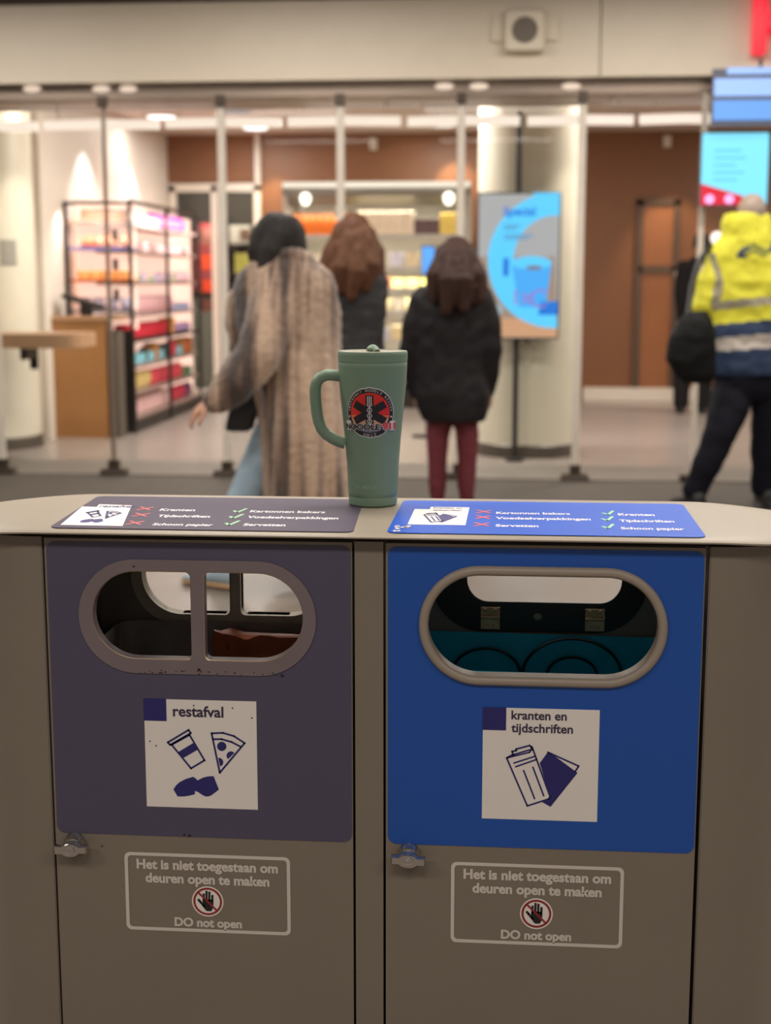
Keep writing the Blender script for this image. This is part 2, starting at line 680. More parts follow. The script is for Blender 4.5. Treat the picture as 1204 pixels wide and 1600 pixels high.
# lid: a slab with a sloped, rounded rim
g = G()
prof = [(-.03, .9875), (-.006, .9878), (.0, .9935), (.024, .9938), (.0268, .9950), (.0265, .9966), (.022, .9982), (.012, .9992), (.0, .9997), (-.02, 1.0)]
prof_end = [(-.03, .9875), (-.006, .9878), (.0, .9880), (.024, .9882), (.0268, .9892), (.0265, .9915), (.020, .9946), (.006, .9972), (-.016, .9992), (-.045, 1.0)]


def lid_point(i, k, n=18):
    (o0, z0), (o1, z1) = prof[i], prof_end[i]
    x, y = outline(0, n)[k]
    t = min(1, max(0, (abs(x) - .45) / .11))
    t = t * t * (3 - 2 * t)
    x, y = outline(o0 + (o1 - o0) * t, n)[k]
    return (x, y, z0 + (z1 - z0) * t)


g.rings([[lid_point(i, k) for k in range(len(outline(0, 18)))] for i in range(len(prof))])
lid = g.build('lid', m_lid, bin_, 50)


def stadium(cx, cz, hw, hh, n=16):
    r = min(hh, hw)
    return rrect(cx - hw, cx + hw, cz - hh, cz + hh, r - 1e-4, n)


def half_mouth(x0, x1, z0, z1, R, side, r=.008, n=12):
    """a D shaped opening: big radius on one side"""
    if side < 0:
        return arc(x0 + R, z0 + R, R, 180, 270, n) + arc(x1 - r, z0 + r, r, 270, 360, 5) + arc(x1 - r, z1 - r, r, 0, 90, 5) + arc(x0 + R, z1 - R, R, 90, 180, n)
    return arc(x0 + r, z0 + r, r, 180, 270, 5) + arc(x1 - R, z0 + R, R, 270, 360, n) + arc(x1 - R, z1 - R, R, 0, 90, n) + arc(x0 + r, z1 - r, r, 90, 180, 5)


DL, DR = (-.4445, -.0232), (.0222, .4425)
MZ = .879


def door(x0, x1, hole, film, film_label, fz):
    g = G()
    g.plate([(x0, .075), (x1, .075), (x1, .9845), (x0, .9845)], [hole], front, -.02, 0, 0)
    # bevelled folded lip all round
    d = g.build('door', m_bin, bin_)
    g = G()
    g.plate(rrect(x0 + .003, x1 - .0015, fz, .980, .012), [hole], front, .0004, .0011, 0)
    f = g.build('film', film, d)
    f['label'] = film_label
    return d


mouthL = stadium(-.2355, MZ, .158, .074)
mouthR = stadium(.2325, .876, .1585, .0765)
doorL = door(*DL, mouthL, m_purple, 'purple front film', .563)
doorR = door(*DR, mouthR, m_blue, 'blue front film', .563)

# left mouth: flat ring with a bar, two D shaped openings with folded lips
outerL = stadium(-.2355, .8775, .1635, .0795)
oL = half_mouth(-.380, -.2425, .818, .9415, .0615, -1)
oR = half_mouth(-.2255, -.0895, .818, .9415, .0615, 1)
g = G()
g.plate(outerL, [oL, oR], front, .0012, .0032, 0)
for o in (oL, oR):
    cx = sum(p[0] for p in o) / len(o)
    a = [front(u, v, .0032) for u, v in o]
    rim = [(u + (cx - u) * .012, v + (.8797 - v) * .02) for u, v in o]
    n = len(o)
    b = [front(u, v, .0022) for u, v in rim]
    c = [front(u, v, -.014) for u, v in rim]
    g.add(a + b, [[j, (j + 1) % n, n + (j + 1) % n, n + j] for j in range(n)], 1)
    g.add(b + c, [[j, (j + 1) % n, n + (j + 1) % n, n + j] for j in range(n)], 0)
mfL = g.build('mouth_frame', [m_ring, m_edge], doorL, 30)
g = G()
for k in range(26):
    u, v = random.Random(k).uniform(-.34, -.11), random.Random(k + 99).uniform(.7985, .803)
    g.poly(circ(u, v, random.Random(k + 7).uniform(.0006, .0022), 7, .0009), front, .0034)
for u, v, r in ((-.32, .9475, .0015), (-.2335, .805, .0022), (-.26, .5655, .0018), (-.2525, .5648, .0022), (-.378, .545, .0012)):
    g.poly(circ(u, v, r, 8), front, .0036 if v > .58 and v < .96 else .0014)
g.build('dirt_specks', m_stain, doorL)['kind'] = 'stuff'

# right mouth: thick rounded rubber trim
g = G()
pth = stadium(.2315, .8745, .1583, .0753, 20)
g.tube([front(u, v, .003) for u, v in pth], .0066, 12, 0, True)
o = stadium(.2315, .8745, .1535, .0705, 20)
n = len(o)
g.add([front(u, v, -.001) for u, v in o] + [front(u, v, -.024) for u, v in o], [[j, (j + 1) % n, n + (j + 1) % n, n + j] for j in range(n)], 0)
mfR = g.build('mouth_trim', m_rubber, doorR, 50)


# picture labels, drawn in 0..1 coordinates
def cup_pizza_bone(g, P, W, w1, ink, lw):
    c5 = lambda x, y: ((x - (132 + 26 * (y - 112) / 890)) / 915, (y - 114) / 890)
    q = lambda pts: [P(*c5(x, y)) for x, y in pts]
    for pts in ([(330, 467), (500, 360), (518, 385), (350, 487)], [(362, 485), (508, 400), (632, 606), (522, 676)], [(758, 705), (688, 382), (780, 376), (870, 400), (958, 455)], ):
        g.stroke(q(pts), lw, W, w1, ink, True)
    g.stroke(q([(702, 430), (770, 428), (850, 448), (925, 485)]), lw, W, w1, ink)
    g.poly(q([(415, 545), (540, 465), (575, 520), (462, 590)]), W, w1, ink)
    g.poly(q(circ(772, 487, 38, 18)), W, w1, ink)
    g.poly(q([(p[0], p[1]) for p in arc(848, 562, 36, 130, 320, 12)]), W, w1, ink)
    g.poly(q(arc(750, 618, 36, -100, 75, 12)), W, w1, ink)
    g.poly(q([(378, 855), (400, 820), (430, 792), (480, 765), (540, 745), (560, 758), (577, 774), (615, 752), (660, 738), (708, 735), (752, 845), (690, 895), (665, 905), (640, 905), (610, 890), (580, 870), (556, 862), (555, 890), (500, 905), (455, 912), (412, 912)]), W, w1, ink)


def paper_magazine(g, P, W, w1, ink, lw, paper):
    q = lambda pts: [P((x - 127) / 945, (y - 132) / 915) for x, y in pts]
    g.poly(q([(660, 482), (725, 520), (895, 640), (905, 645), (690, 933), (620, 895), (685, 855), (595, 575)]), W, w1, ink)
    g.stroke(q([(660, 484), (912, 590), (885, 635)]), lw, W, w1, ink)
    fr = [(325, 540), (500, 930), (675, 865), (685, 845), (535, 450), (510, 433), (400, 465), (370, 485), (375, 515)]
    g.poly(q([(325, 540), (500, 930), (685, 855), (540, 470), (510, 437)]), W, w1 + .0001, paper)
    w2 = w1 + .0002
    g.stroke(q([(375, 510), (325, 540), (500, 930), (672, 868), (685, 850), (540, 470), (530, 445), (510, 433), (400, 465), (402, 477), (368, 485), (378, 515)]), lw, W, w2, ink)
    g.stroke(q([(325, 540), (510, 488), (528, 465), (520, 445)]), lw, W, w2, ink)
    g.stroke(q([(378, 512), (512, 468)]), lw, W, w2, ink)
    for l in ([(385, 580), (555, 520)], [(400, 610), (570, 545)], [(465, 640), (558, 868)], [(540, 610), (632, 842)]):
        g.stroke(q(l), lw, W, w2, ink)


def pict_label(name, door_, x0, x1, z0, z1, kind, label):
    g = G()
    P = lambda u, v: (x0 + (x1 - x0) * u, z1 - (z1 - z0) * v)
    g.plate([(x0, z0), (x1, z0), (x1, z1), (x0, z1)], [], front, .0011, .0015, 0)
    g.poly([P(-.004, -.004), P(.2, -.004), P(.2, .2), P(-.004, .2)], front, .0019, 1)
    if kind == 'rest':
        g.text('restafval', front, .0019, x0 + (x1 - x0) * .258, z1 - (z1 - z0) * .152, (x1 - x0) * .45, 2, .022)
        cup_pizza_bone(g, P, front, .0019, 1, .0026)
        for u, v in ((.445, .05), (.79, .065), (.96, .15), (.045, .39), (.1, .43)):
            g.poly(circ(*P(u, v), .0011, 7), front, .002, 3)
    else:
        g.text('kranten en', front, .0019, x0 + (x1 - x0) * .245, z1 - (z1 - z0) * .098, (x1 - x0) * .475, 2, .022)
        g.text('tijdschriften', front, .0019, x0 + (x1 - x0) * .245, z1 - (z1 - z0) * .212, (x1 - x0) * .53, 2, .022)
        paper_magazine(g, P, front, .0019, 1, .0023, 0)
    o = g.build(name, [m_paper, m_ink, m_txt, m_stain], door_, 0, fix=False)
    o['label'] = label
    return o


pict_label('pictogram_label', doorL, -.312, -.1555, .606, .7615, 'rest', 'white label reading restafval')
pict_label('pictogram_label', doorR, .154, .310, .604, .7615, 'paper', 'white label reading kranten en tijdschriften')


def notice(door_, x0, x1, z0, z1):
    g = G()
    cx = (x0 + x1) / 2
    W = x1 - x0
    g.plate(rrect(x0, x1, z0, z1, .008), [rrect(x0 + .0048, x1 - .0048, z0 + .0048, z1 - .0048, .005)], front, .0004, .0008, 0)
    g.text('Het is niet toegestaan om', front, .0008, cx - W * .4275, z1 - .0235, W * .855, 0, .042)
    g.text('deuren open te maken', front, .0008, cx - W * .375, z1 - .0435, W * .75, 0, .042)
    g.text('DO not open', front, .0008, cx - W * .205, z0 + .0085, W * .41, 0, .042)
    hx, hz = cx, z0 + .0465
    g.poly(circ(hx, hz, .0226, 36), front, .0008, 1)
    g.plate(circ(hx, hz, .0206, 36), [circ(hx, hz, .0175, 36)], front, .0009, .001, 2)
    # the hand: palm, four fingers, thumb
    H = lambda pts: [(hx + a * .0175, hz + b * .0175) for a, b in pts]
    g.poly(H([(-.42, -.05), (-.40, -.3), (-.28, -.62), (-.1, -.82), (.28, -.82), (.42, -.55), (.48, -.1), (.46, .18), (-.40, .18)]), front, .0012, 3)
    for a, b, l in ((-.32, .1, .5), (-.09, .12, .72), (.14, .12, .66), (.38, .08, .42)):
        g.stroke(H([(a, b), (a + .015, b + l)]), .0031, front, .0012, 3)
    g.stroke(H([(-.3, -.42), (-.62, -.02), (-.74, .12)]), .0033, front, .0012, 3)
    g.stroke([(hx - .0128, hz + .0128), (hx + .0128, hz - .0128)], .0027, front, .0014, 2)
    return g.build('notice', [m_notice, m_paper, m_red, m_hand], door_, 0, fix=False)


notice(doorL, -.3465, -.1115, .4215, .5375)
notice(doorR, .1125, .3485, .4215, .5395)


def lock(door_, x, z, turn):
    """round escutcheon with a wing turned across it"""
    g = G()
    y = lambda d: -d
    prof = [(.0150, 0), (.0150, .004), (.0128, .010), (.0108, .013), (.0, .013)]
    n = 24
    rs = []
    for r, d in prof[:-1]:
        rs.append([(x + r * (1 + (.04 if k % 3 == 0 else 0)) * math.cos(2 * PI * k / n), -d, z + .002 + r * (1 + (.04 if k % 3 == 0 else 0)) * math.sin(2 * PI * k / n)) for k in range(n)])
    g.rings(rs)
    R_ = Matrix.Rotation(turn, 3, 'Y')
    loc = []
    for a, hh in ((-.0235, .0052), (-.014, .0050), (-.009, .0085), (-.004, .0105), (.004, .0105), (.009, .0085), (.014, .0050), (.0235, .0052)):
        loc.append((a, hh))
    outl = [(a, h) for a, h in loc] + [(a, -h) for a, h in loc[::-1]]
    tri = []
    ring0, ring1, ring2 = [], [], []
    for a, h in outl:
        p = R_ @ Vector((a, 0, h))
        ring0.append((x + p.x, -.013, z + p.z))
        ring1.append((x + p.x, -.024, z + p.z))
        ring2.append((x + p.x * .92, -.0265, z + p.z * .85))
    g.rings([ring0, ring1, ring2])
    rs = [[(x + r * math.cos(2 * PI * k / 16), -d, z + r * math.sin(2 * PI * k / 16)) for k in range(16)] for r, d in ((.0068, .025), (.0068, .0285), (.006, .029))]
    g.rings(rs)
    g.box((x, -.0292, z), (.001, .0008, .006))
    o = g.build('lock', m_chrome, door_, 40)
    o['label'] = 'chrome wing lock'
    return o


lock(doorL, -.4165, .547, -.06)
lock(doorR, .0545, .548, .04)


# stickers on the lid
def lid_sticker(x0, x1, y0, y1, film, kind, label, skew):
    g = G()
    D = lambda x, y: (x + skew * (y - .12), y)
    out = [D(*p) for p in rrect(x0, x1, y0, y1, .014)]
    g.plate(out, [], top, .0001, .0006, 0)
    W = lambda u, v, w: top(u, v, w)

    def txt(s, left, base, width, tall):
        vs, fs, a, b = text_geo(s, .03)
        k = width / (b - a)
        g.add([W(*D(left + (x - a) * k, base + y * k * tall), .0009) for x, y in vs], fs, 1)

    def cross(x, y, s=.009):
        g.stroke([D(x - s, y - s * 1.35), D(x + s, y + s * 1.35)], .0042, W, .0009, 2)
        g.stroke([D(x - s, y + s * 1.35), D(x + s, y - s * 1.35)], .0042, W, .0010, 2)

    def tick(x, y, s=.0075):
        g.stroke([D(x - s, y - s * .3), D(x - s * .2, y - s * 2.3), D(x + s * 1.0, y + s * 2.3)], .0046, W, .0009, 3)
    if kind == 'rest':
        ix0, ix1, iy0, iy1 = -.424, -.336, .006, .192
        P = lambda u, v: ((-.444 + .073 * u) * (1 - v) + (-.424 + .087 * u) * v, (.193 - .010 * u) * (1 - v) + (.010 - .002 * u) * v)
        g.poly([P(0, .14), P(0, 1), P(1, 1), P(1, 0), P(.3, 0), P(.3, .14)], W, .0009, 4)
        g.poly([P(0, 0), P(.28, 0), P(.28, .12), P(0, .12)], W, .0009, 0)
        cup_pizza_bone(g, lambda u, v: P(u * .95 + .02, v * .92 + .06), W, .0012, 5, .0034)
        vs, fs, a, b = text_geo('restafval', .02)
        k = .05 / (b - a)
        p0 = P(.34, .15)
        g.add([W(p0[0] + (x - a) * k, p0[1] + y * k * 1.7, .0012) for x, y in vs], fs, 5)
        for s, l, y, wd in (('Kranten', -.319, .139, .052), ('Tijdschriften', -.309, .086, .075), ('Schoon papier', -.299, .018, .083)):
            txt(s, l - skew * (y - .12), y, wd, 1.75)
        for x, y in ((-.344, .157), (-.336, .102), (-.327, .036)):
            cross(x - skew * (y - .12), y)
        for s, l, y, wd in (('Kartonnen bekers', -.186, .137, .109), ('Voedselverpakkingen', -.181, .087, .129), ('Servetten', -.175, .025, .058)):
            txt(s, l - skew * (y - .12), y, wd, 1.75)
        for x, y in ((-.203, .15), (-.199, .1), (-.194, .045)):
            tick(x - skew * (y - .12), y)
    else:
        ix0, ix1, iy0, iy1 = .048, .127, .054, .207
        P = lambda u, v: D(ix0 + (ix1 - ix0) * u, iy1 - (iy1 - iy0) * v)
        g.poly([P(0, .14), P(0, 1), P(1, 1), P(1, 0), P(.28, 0), P(.28, .14)], W, .0009, 4)
        paper_magazine(g, lambda u, v: P(u * .95 + .02, v * .95 + .05), W, .0012, 5, .0028, 4)
        for s, y in (('kranten en', .192), ('tijdschriften', .172)):
            vs, fs, a, b = text_geo(s, .02)
            k = .042 / (b - a)
            g.add([W(*D(.075 + (x - a) * k, y + y_ * k * 1.7), .0012) for x, y_ in vs], fs, 5)
        for s, l, y, wd in (('Kartonnen bekers', .167, .153, .105), ('Voedselverpakkingen', .167, .108, .132), ('Servetten', .168, .047, .058)):
            txt(s, l, y, wd, 1.75)
        for x, y in ((.149, .17), (.149, .122), (.149, .062)):
            cross(x, y)
        for s, l, y, wd in (('Kranten', .340, .153, .051), ('Tijdschriften', .338, .100, .075), ('Schoon papier', .336, .040, .084)):
            txt(s, l, y, wd, 1.75)
        for x, y in ((.327, .175), (.323, .125), (.320, .062)):
            tick(x, y)
        # a torn, scuffed corner
        for k in range(9):
            rr = random.Random(k)
            cx, cy = .031 + rr.uniform(0, .02), -.004 + rr.uniform(0, .045)
            g.poly([(cx + rr.uniform(.002, .006) * math.cos(a), cy + rr.uniform(.003, .008) * math.sin(a)) for a in (0, 1, 2.2, 3.3, 4.4, 5.4)], W, .0011, 4)
    o = g.build('sorting_sticker', [film, m_lettering, m_cross, m_tick, m_paper, m_ink], lid, 0, fix=False)
    o['label'] = label
    return o


lid_sticker(-.440, -.027, -.010, .272, mat('lid_purple_film', S(84, 76, 92), .55, spec=.12, var=.03), 'rest', 'grey purple sorting sticker', -.05)
lid_sticker(.025, .4425, -.010, .268, mat('lid_blue_film', S(30, 84, 190), .42, spec=.2, var=.03), 'paper', 'blue sorting sticker', .01)

# a torn number sticker on the left end
g = G()

def end_wrap(u, v, w):
    """u metres along the left rounded end, v height"""
    a = u / RC
    return (-(XE - RC) - (RC + w) * math.sin(a), RC - (RC + w) * math.cos(a), v)


g.plate(rrect(.082, .1, .852, .884, .003), [], end_wrap, .0002, .0006, 0)
g.stroke(arc(.0905, .876, .0042, 90, 400, 14), .0022, end_wrap, .001, 1)
g.poly([(.0845, .869), (.096, .867), (.094, .856), (.0885, .853)], end_wrap, .001, 1)
st = g.build('torn_sticker', [m_paper, m_hand], bin_, 0, fix=False)
st['label'] = 'torn black and white sticker'

# rear doors with the same mouths, seen through the front ones
g = G()
rm = stadium(-.2355, MZ, .158, .074)
g.plate([(-.4505, .075), (-.0215, .075), (-.0215, .9835), (-.4505, .9835)], [rm], rear, -.008, 0, 0)
rdL = g.build('rear_door', m_bininner, bin_)
g = G()
g.plate(stadium(-.2355, .8775, .1635, .0795), [oL, oR], rear, -.016, .003, 0)
for o in (oL, oR):
    n = len(o)
    g.add([rear(u, v, .003) for u, v in o] + [rear(u, v, -.022) for u, v in o], [[j, (j + 1) % n, n + (j + 1) % n, n + j] for j in range(n)], 0)
g.build('mouth_frame', mat('rear_mouth_steel', S(186, 176, 160), .45, .0, var=.25, scale=30), rdL, 30)
g = G()
rm = stadium(.2325, .876, .166, .081)
g.plate([(.0215, .075), (.4505, .075), (.4505, .9835), (.0215, .9835)], [rm], rear, -.008, 0, 0)
rdR = g.build('rear_door', m_bininner, bin_)
m_flap = mat('black_flap', S(20, 18, 18), .4)
flap_hole = arc(.158, .8785, .034, 180, 270, 10) + arc(.324, .8785, .034, 270, 360, 10) + arc(.338, .917, .020, 0, 90, 6) + arc(.144, .917, .020, 90, 180, 6)
g = G()
g.plate(stadium(.2325, .876, .164, .079), [flap_hole], rear, -.012, -.0085, 0)
fl = g.build('flap', m_flap, rdR)
G().ell((.232, YB - .0125, .8225), (.0068, .002, .0058)).build('bolt', m_rubber, rdR)
g = G()
g.plate(stadium(.2325, .876, .166, .081, 24), [stadium(.2325, .876, .1635, .0785, 24)], rear, -.0135, -.012, 0)
g.build('flap_edge', m_bin, rdR)
m_hinge = mat('tarnished_brass', S(196, 172, 132), .5, .3, var=.3, scale=60)
for hx in (.160, .3185):
    g = G()
    g.box((hx, YB - .0145, .8195), (.029, .004, .034))
    g.tube([(hx - .0145, YB - .018, .8215), (hx + .0145, YB - .018, .8215)], .0032, 10)
    for dx in (-.008, .008):
        g.ell((hx + dx, YB - .0170, .8325), (.003, .0016, .003))
        g.ell((hx + dx * .6, YB - .0170, .8085), (.0025, .0016, .0025))
    g.build('hinge', m_hinge, rdR, 40)


# bin liners hanging inside
def liner(x0, x1, zt, m, name, label, seed, depth=.5):
    g = G()
    n = 72
    rs = []
    for lvl in range(16):
        z = zt - depth * lvl / 15
        o = rrect(x0, x1, .048, .262, .03, 17)
        ring = []
        for k, (x, y) in enumerate(o):
            nn = noise.noise(Vector((x * 22 + seed, y * 22, z * 6)))
            n2 = noise.noise(Vector((x * 60 + seed, y * 60, z * 14)))
            cx, cy = (x0 + x1) / 2, .155
            s = .0065 * nn + .003 * n2
            d = Vector((x - cx, y - cy)).normalized()
            zz = z + (.006 * nn if lvl == 0 else .004 * n2)
            ring.append((x - d.x * (abs(s) + .0005 * lvl), y - d.y * (abs(s) + .0005 * lvl), zz))
        rs.append(ring)
    g.rings(rs, 0, False)
    bot = rs[-1]
    g.add(bot, [list(range(len(bot)))], 0)
    return g.build(name, m, None, 60, ((x0 + x1) / 2, .155, 0), fix=True)


m_bagL = mat('dark_grey_film', S(140, 134, 130), .3, var=.35, scale=18, coat=.4)
m_bagR = mat('teal_film', S(40, 164, 190), .3, var=.2, scale=14, coat=.3)
bl = liner(-.415, -.028, .806, m_bagL, 'bin_liner', None, 3)
tag(bl, 'dark grey plastic bin liner inside the purple fronted bin', 'bin bag')
br = liner(.030, .420, .798, m_bagR, 'bin_liner', None, 9)
tag(br, 'teal plastic bin liner inside the blue fronted bin', 'bin bag')
g = G()
for cx, cz, r in ((.155, .735, .052), (.285, .735, .075), (.285, .735, .038)):
    pts = [(cx + r * math.cos(a), .2535, cz + r * .78 * math.sin(a)) for a in (PI * k / 24 for k in range(25))]
    g.tube(pts, .0022, 6)
hp = g.build('printed_rings', m_black, br, 40)
# crumpled brown bag lying in the left liner
g = G()
rs = []
for lvl in range(10):
    z = .60 + .198 * lvl / 9
    ring = []
    for k in range(44):
        a = 2 * PI * k / 44
        n1 = noise.noise(Vector((math.cos(a) * 2.2, math.sin(a) * 2.2, z * 16)))
        n2 = noise.noise(Vector((math.cos(a) * 7, math.sin(a) * 7, z * 45)))
        r = 1 + .22 * n1 + .12 * n2
        ring.append((-.158 + .094 * r * math.cos(a), .226 + .017 * r * math.sin(a), z + .012 * n1))
    rs.append(ring)
g.rings(rs)
tag(g.build('crumpled_bag', mat('brown_bag_paper', S(176, 88, 48), .45, var=.25, scale=30), None, 50, (-.158, .2, 0)), 'crumpled brown bag stuffed into the liner behind the purple front', 'bag')

# ------------------------------------------------------------------ the tumbler
m_cup = mat('sage_green_coating', S(110, 132, 110), .45, var=.02, scale=30)
m_cuplid = mat('taupe_lid_top', S(150, 140, 122), .5, var=.03)
CX, CY, CZ = -.0165, .229, 1.0006
PROF = [(.0340, 0), (.0360, .002), (.0363, .0125), (.0360, .0132), (.0360, .0140), (.0365, .0147), (.0368, .02), (.0385, .06), (.0415, .1), (.0440, .125), (.0465, .15), (.0485, .172), (.0500, .192), (.0506, .205), (.0507, .2105), (.0502, .2112), (.0502, .2120), (.0509, .2127), (.0513, .222), (.0511, .2255), (.0500, .2275), (.0480, .2275), (.0470, .2262)]
tumbler = empty('travel_tumbler', (CX, CY, CZ), 'sage green tumbler with a handle and a round sticker on top of the bin', 'tumbler')
g = G()
g.lathe(PROF, (CX, CY, CZ), 72)
g.build('body', m_cup, tumbler, 40)
g = G()
g.lathe([(.0478, .2266), (.0470, .2268), (.030, .2268), (.004, .2268)], (CX, CY, CZ), 48)
g.box((CX - .012, CY + .012, CZ + .2265), (.05, .016, .0012), rot=Matrix.Rotation(.2, 3, 'Z'))
g.build('lid_top', m_cuplid, tumbler)
g = G()
pts = [(CX - .006 + .002 * k, CY + .008 - .0035 * k, CZ + .2262 + .0046 * math.sin(PI * (k + .4) / 7.5) * 1.15) for k in range(8)]
g.tube(pts, [.0045, .0054, .0056, .0056, .0056, .0056, .0054, .0045], 12)
g.ell((CX - .002, CY - .006, CZ + .2300), (.0066, .0072, .0048))
g.build('flip_straw', m_cup, tumbler, 60)
# handle: a flat loop to the left, leaning with the wall
g = G()
hd = Vector((-1, -.10, 0)).normalized()
loop = [(.047, .1905), (.058, .192), (.068, .192), (.0775, .188), (.083, .180), (.0848, .170), (.0842, .155), (.0826, .138), (.0800, .124), (.0760, .113), (.0680, .104), (.058, .0975), (.048, .093), (.041, .091)]
pts = [Vector((CX, CY, CZ)) + hd * a + Vector((0, 0, b)) for a, b in loop]
g.tube(pts, .0086, 14, 0, flat=1.25, flat_axis=(hd.y, -hd.x, 0))
g.build('handle', m_cup, tumbler, 60)


def prof_r(z):
    for (r0, z0), (r1, z1) in zip(PROF, PROF[1:]):
        if z0 <= z <= z1:
            return r0 + (r1 - r0) * (z - z0) / max(1e-9, z1 - z0)
    return PROF[-1][0]


AIM = math.atan2(CAM.y - CY, CAM.x - CX) - .10
SZ = .1405                                    # sticker centre above the bin


def wrap(u, v, w):
    r = prof_r(SZ + v)
    a = AIM + u / r
    return (CX + (r + w) * math.cos(a), CY + (r + w) * math.sin(a), CZ + SZ + v)


m_stwhite = mat('sticker_white', S(214, 206, 204), .4, var=.02)
m_stblack = mat('sticker_black', S(26, 22, 24), .4)
m_stred = mat('sticker_red', S(206, 40, 30), .4)
m_storange = mat('sticker_orange', S(222, 106, 62), .4)
m_stpeach = mat('sticker_peach', S(206, 150, 118), .4)
m_stgrey = mat('sticker_slate', S(110, 110, 124), .4)
m_stlet = mat('sticker_silver', S(178, 172, 170), .4)
MS = [m_stwhite, m_stblack, m_stred, m_storange, m_stpeach, m_stgrey, m_stlet]
g = G()


def disc(r, w, mi, zlo=-9, zhi=9, n=64, rings=14):
    """disc following the wall, clipped between two heights"""
    N = 30
    for i in range(N):
        v0, v1 = -r + 2 * r * i / N, -r + 2 * r * (i + 1) / N
        v0, v1 = max(v0, zlo), min(v1, zhi)
        if v1 <= v0:
            continue
        a0, a1 = math.sqrt(max(0, r * r - v0 * v0)), math.sqrt(max(0, r * r - v1 * v1))
        K = 12
        vs = [wrap(-a0 + 2 * a0 * k / K, v0, w) for k in range(K + 1)] + [wrap(-a1 + 2 * a1 * k / K, v1, w) for k in range(K + 1)]
        g.add(vs, [[k, k + 1, K + 2 + k, K + 1 + k] for k in range(K)], mi)


def patch(x0, x1, z0, z1, w, mi):
    K = 8
    for i in range(4):
        a, b = z0 + (z1 - z0) * i / 4, z0 + (z1 - z0) * (i + 1) / 4
        vs = [wrap(x0 + (x1 - x0) * k / K, a, w) for k in range(K + 1)] + [wrap(x0 + (x1 - x0) * k / K, b, w) for k in range(K + 1)]
        g.add(vs, [[k, k + 1, K + 2 + k, K + 1 + k] for k in range(K)], mi)


RS = .0372
disc(RS, .0003, 0)
disc(RS - .0013, .0008, 1)
bands = [(.031, -.004, 2), (-.004, -.0095, 3), (-.0095, -.0185, 4), (-.0185, -.031, 5)]
for hi, lo, mi in bands:
    disc(.0293, .0013, mi, lo, hi)
# thin rays across the red and orange field
for k in range(9):
    a = PI * (k + .5) / 9
    g.stroke([(.008 * math.cos(a), -.008 + .008 * math.sin(a)), (.024 * math.cos(a), -.008 + .02 * math.sin(a))], .0006, wrap, .0015, 3)
# banner
patch(-.0395, -.0295, -.0268, -.0125, .0013, 0)
patch(.0295, .0395, -.0268, -.0125, .0013, 0)
# six-armed star
for a in (90, 30, 150):
    c, s = math.cos(math.radians(a)), math.sin(math.radians(a))
    l = .0255
    n = 6
    for k in range(n):
        t0, t1 = -l + 2 * l * k / n, -l + 2 * l * (k + 1) / n
        h = .0056
        for h0, h1 in ((-h, -h / 3), (-h / 3, h / 3), (h / 3, h)):
            g.add([wrap(t * c - e * s, t * s + e * c, .0019) for t, e in ((t0, h1), (t0, h0), (t1, h0), (t1, h1))], [[0, 1, 2, 3]], 1)
# staff with a twisted noodle
g.stroke([(0, -.018), (0, .0235)], .0016, wrap, .0022, 6)
for sg in (-1, 1):
    g.stroke([(sg * .0026, .0235), (sg * .0026, .012)], .0012, wrap, .0023, 6)
    g.stroke([(sg * .0032 * math.cos(k * .62), .012 - .0016 * k) for k in range(18)], .0011, wrap, .0023, 6)
for u in (-.0026, 0, .0026):
    g.stroke([(u, .0105), (u, .024)], .0007, wrap, .0025, 0)
for word, lf, wd_ in (('NOODLE', -.0390, .0535), ('911', .0173, .0215)):
    vs, fs, a, b = text_geo(word, .11)
    k = wd_ / (b - a)
    g.add([wrap(lf + (x - a) * k, -.0245 + y * k * .86, .0024) for x, y in vs], fs, 0)
vs, fs, a, b = text_geo('NOODLE', .045)
k = .0525 / (b - a)
g.add([wrap(-.0385 + (x - a) * k, -.0245 + y * k * .86, .0028) for x, y in vs], fs, 1)
vs, fs, a, b = text_geo('911', .05)
k = .0205 / (b - a)
g.add([wrap(.0178 + (x - a) * k, -.0245 + y * k * .88, .0028) for x, y in vs], fs, 2)


def ring_text(s, rad, mid, size, mi, flip=False):
    step = size * .95
    n = len(s)
    for i, ch in enumerate(s):
        if ch == ' ':
            continue
        off = (i - (n - 1) / 2) * step / rad
        ang = math.radians(mid) + (off if flip else -off)
        vs, fs, a, b = text_geo(ch, .03)
        rot = ang + (PI / 2 if flip else -PI / 2)
        cr, sr = math.cos(rot), math.sin(rot)
        out = []
        for x, y in vs:
            x, y = (x - (a + b) / 2) * size, (y - .36) * size
            out.append(wrap(rad * math.cos(ang) + x * cr - y * sr, rad * math.sin(ang) + x * sr + y * cr, .0013))
        g.add(out, fs, mi)


ring_text('EMERGENCY NOODLE RESCUE', .0326, 90, .0046, 6)
ring_text('UNIT', .0326, -90, .0052, 6, True)
for sg in (-1, 1):
    a = math.radians(90 + sg * 101)
    cx, cy = .0326 * math.cos(a), .0326 * math.sin(a)
    g.add([wrap(cx + rr * math.cos(q), cy + rr * math.sin(q), .0013) for q, rr in ((2 * PI * i / 10 + PI / 2, .0022 if i % 2 == 0 else .0009) for i in range(10))], [list(range(10))], 0)
stk = g.build('round_sticker', MS, tumbler, 0, fix=False)
stk['label'] = 'round black sticker with a red and orange field'
g = G()
vs, fs, a, b = text_geo('BRUMATE', .01)
k = .036 / (b - a)
Wl = lambda x, y: (x, y)
out = []
for x, y in vs:
    z = .0275 + y * k
    r = prof_r(z) + .0003
    aa = AIM + (-.026 + (x - a) * k) / r
    out.append((CX + r * math.cos(aa), CY + r * math.sin(aa), CZ + z))
g.add(out, fs)
g.build('engraved_mark', mat('engraved_green', S(134, 158, 132), .3), tumbler, 0, fix=False)

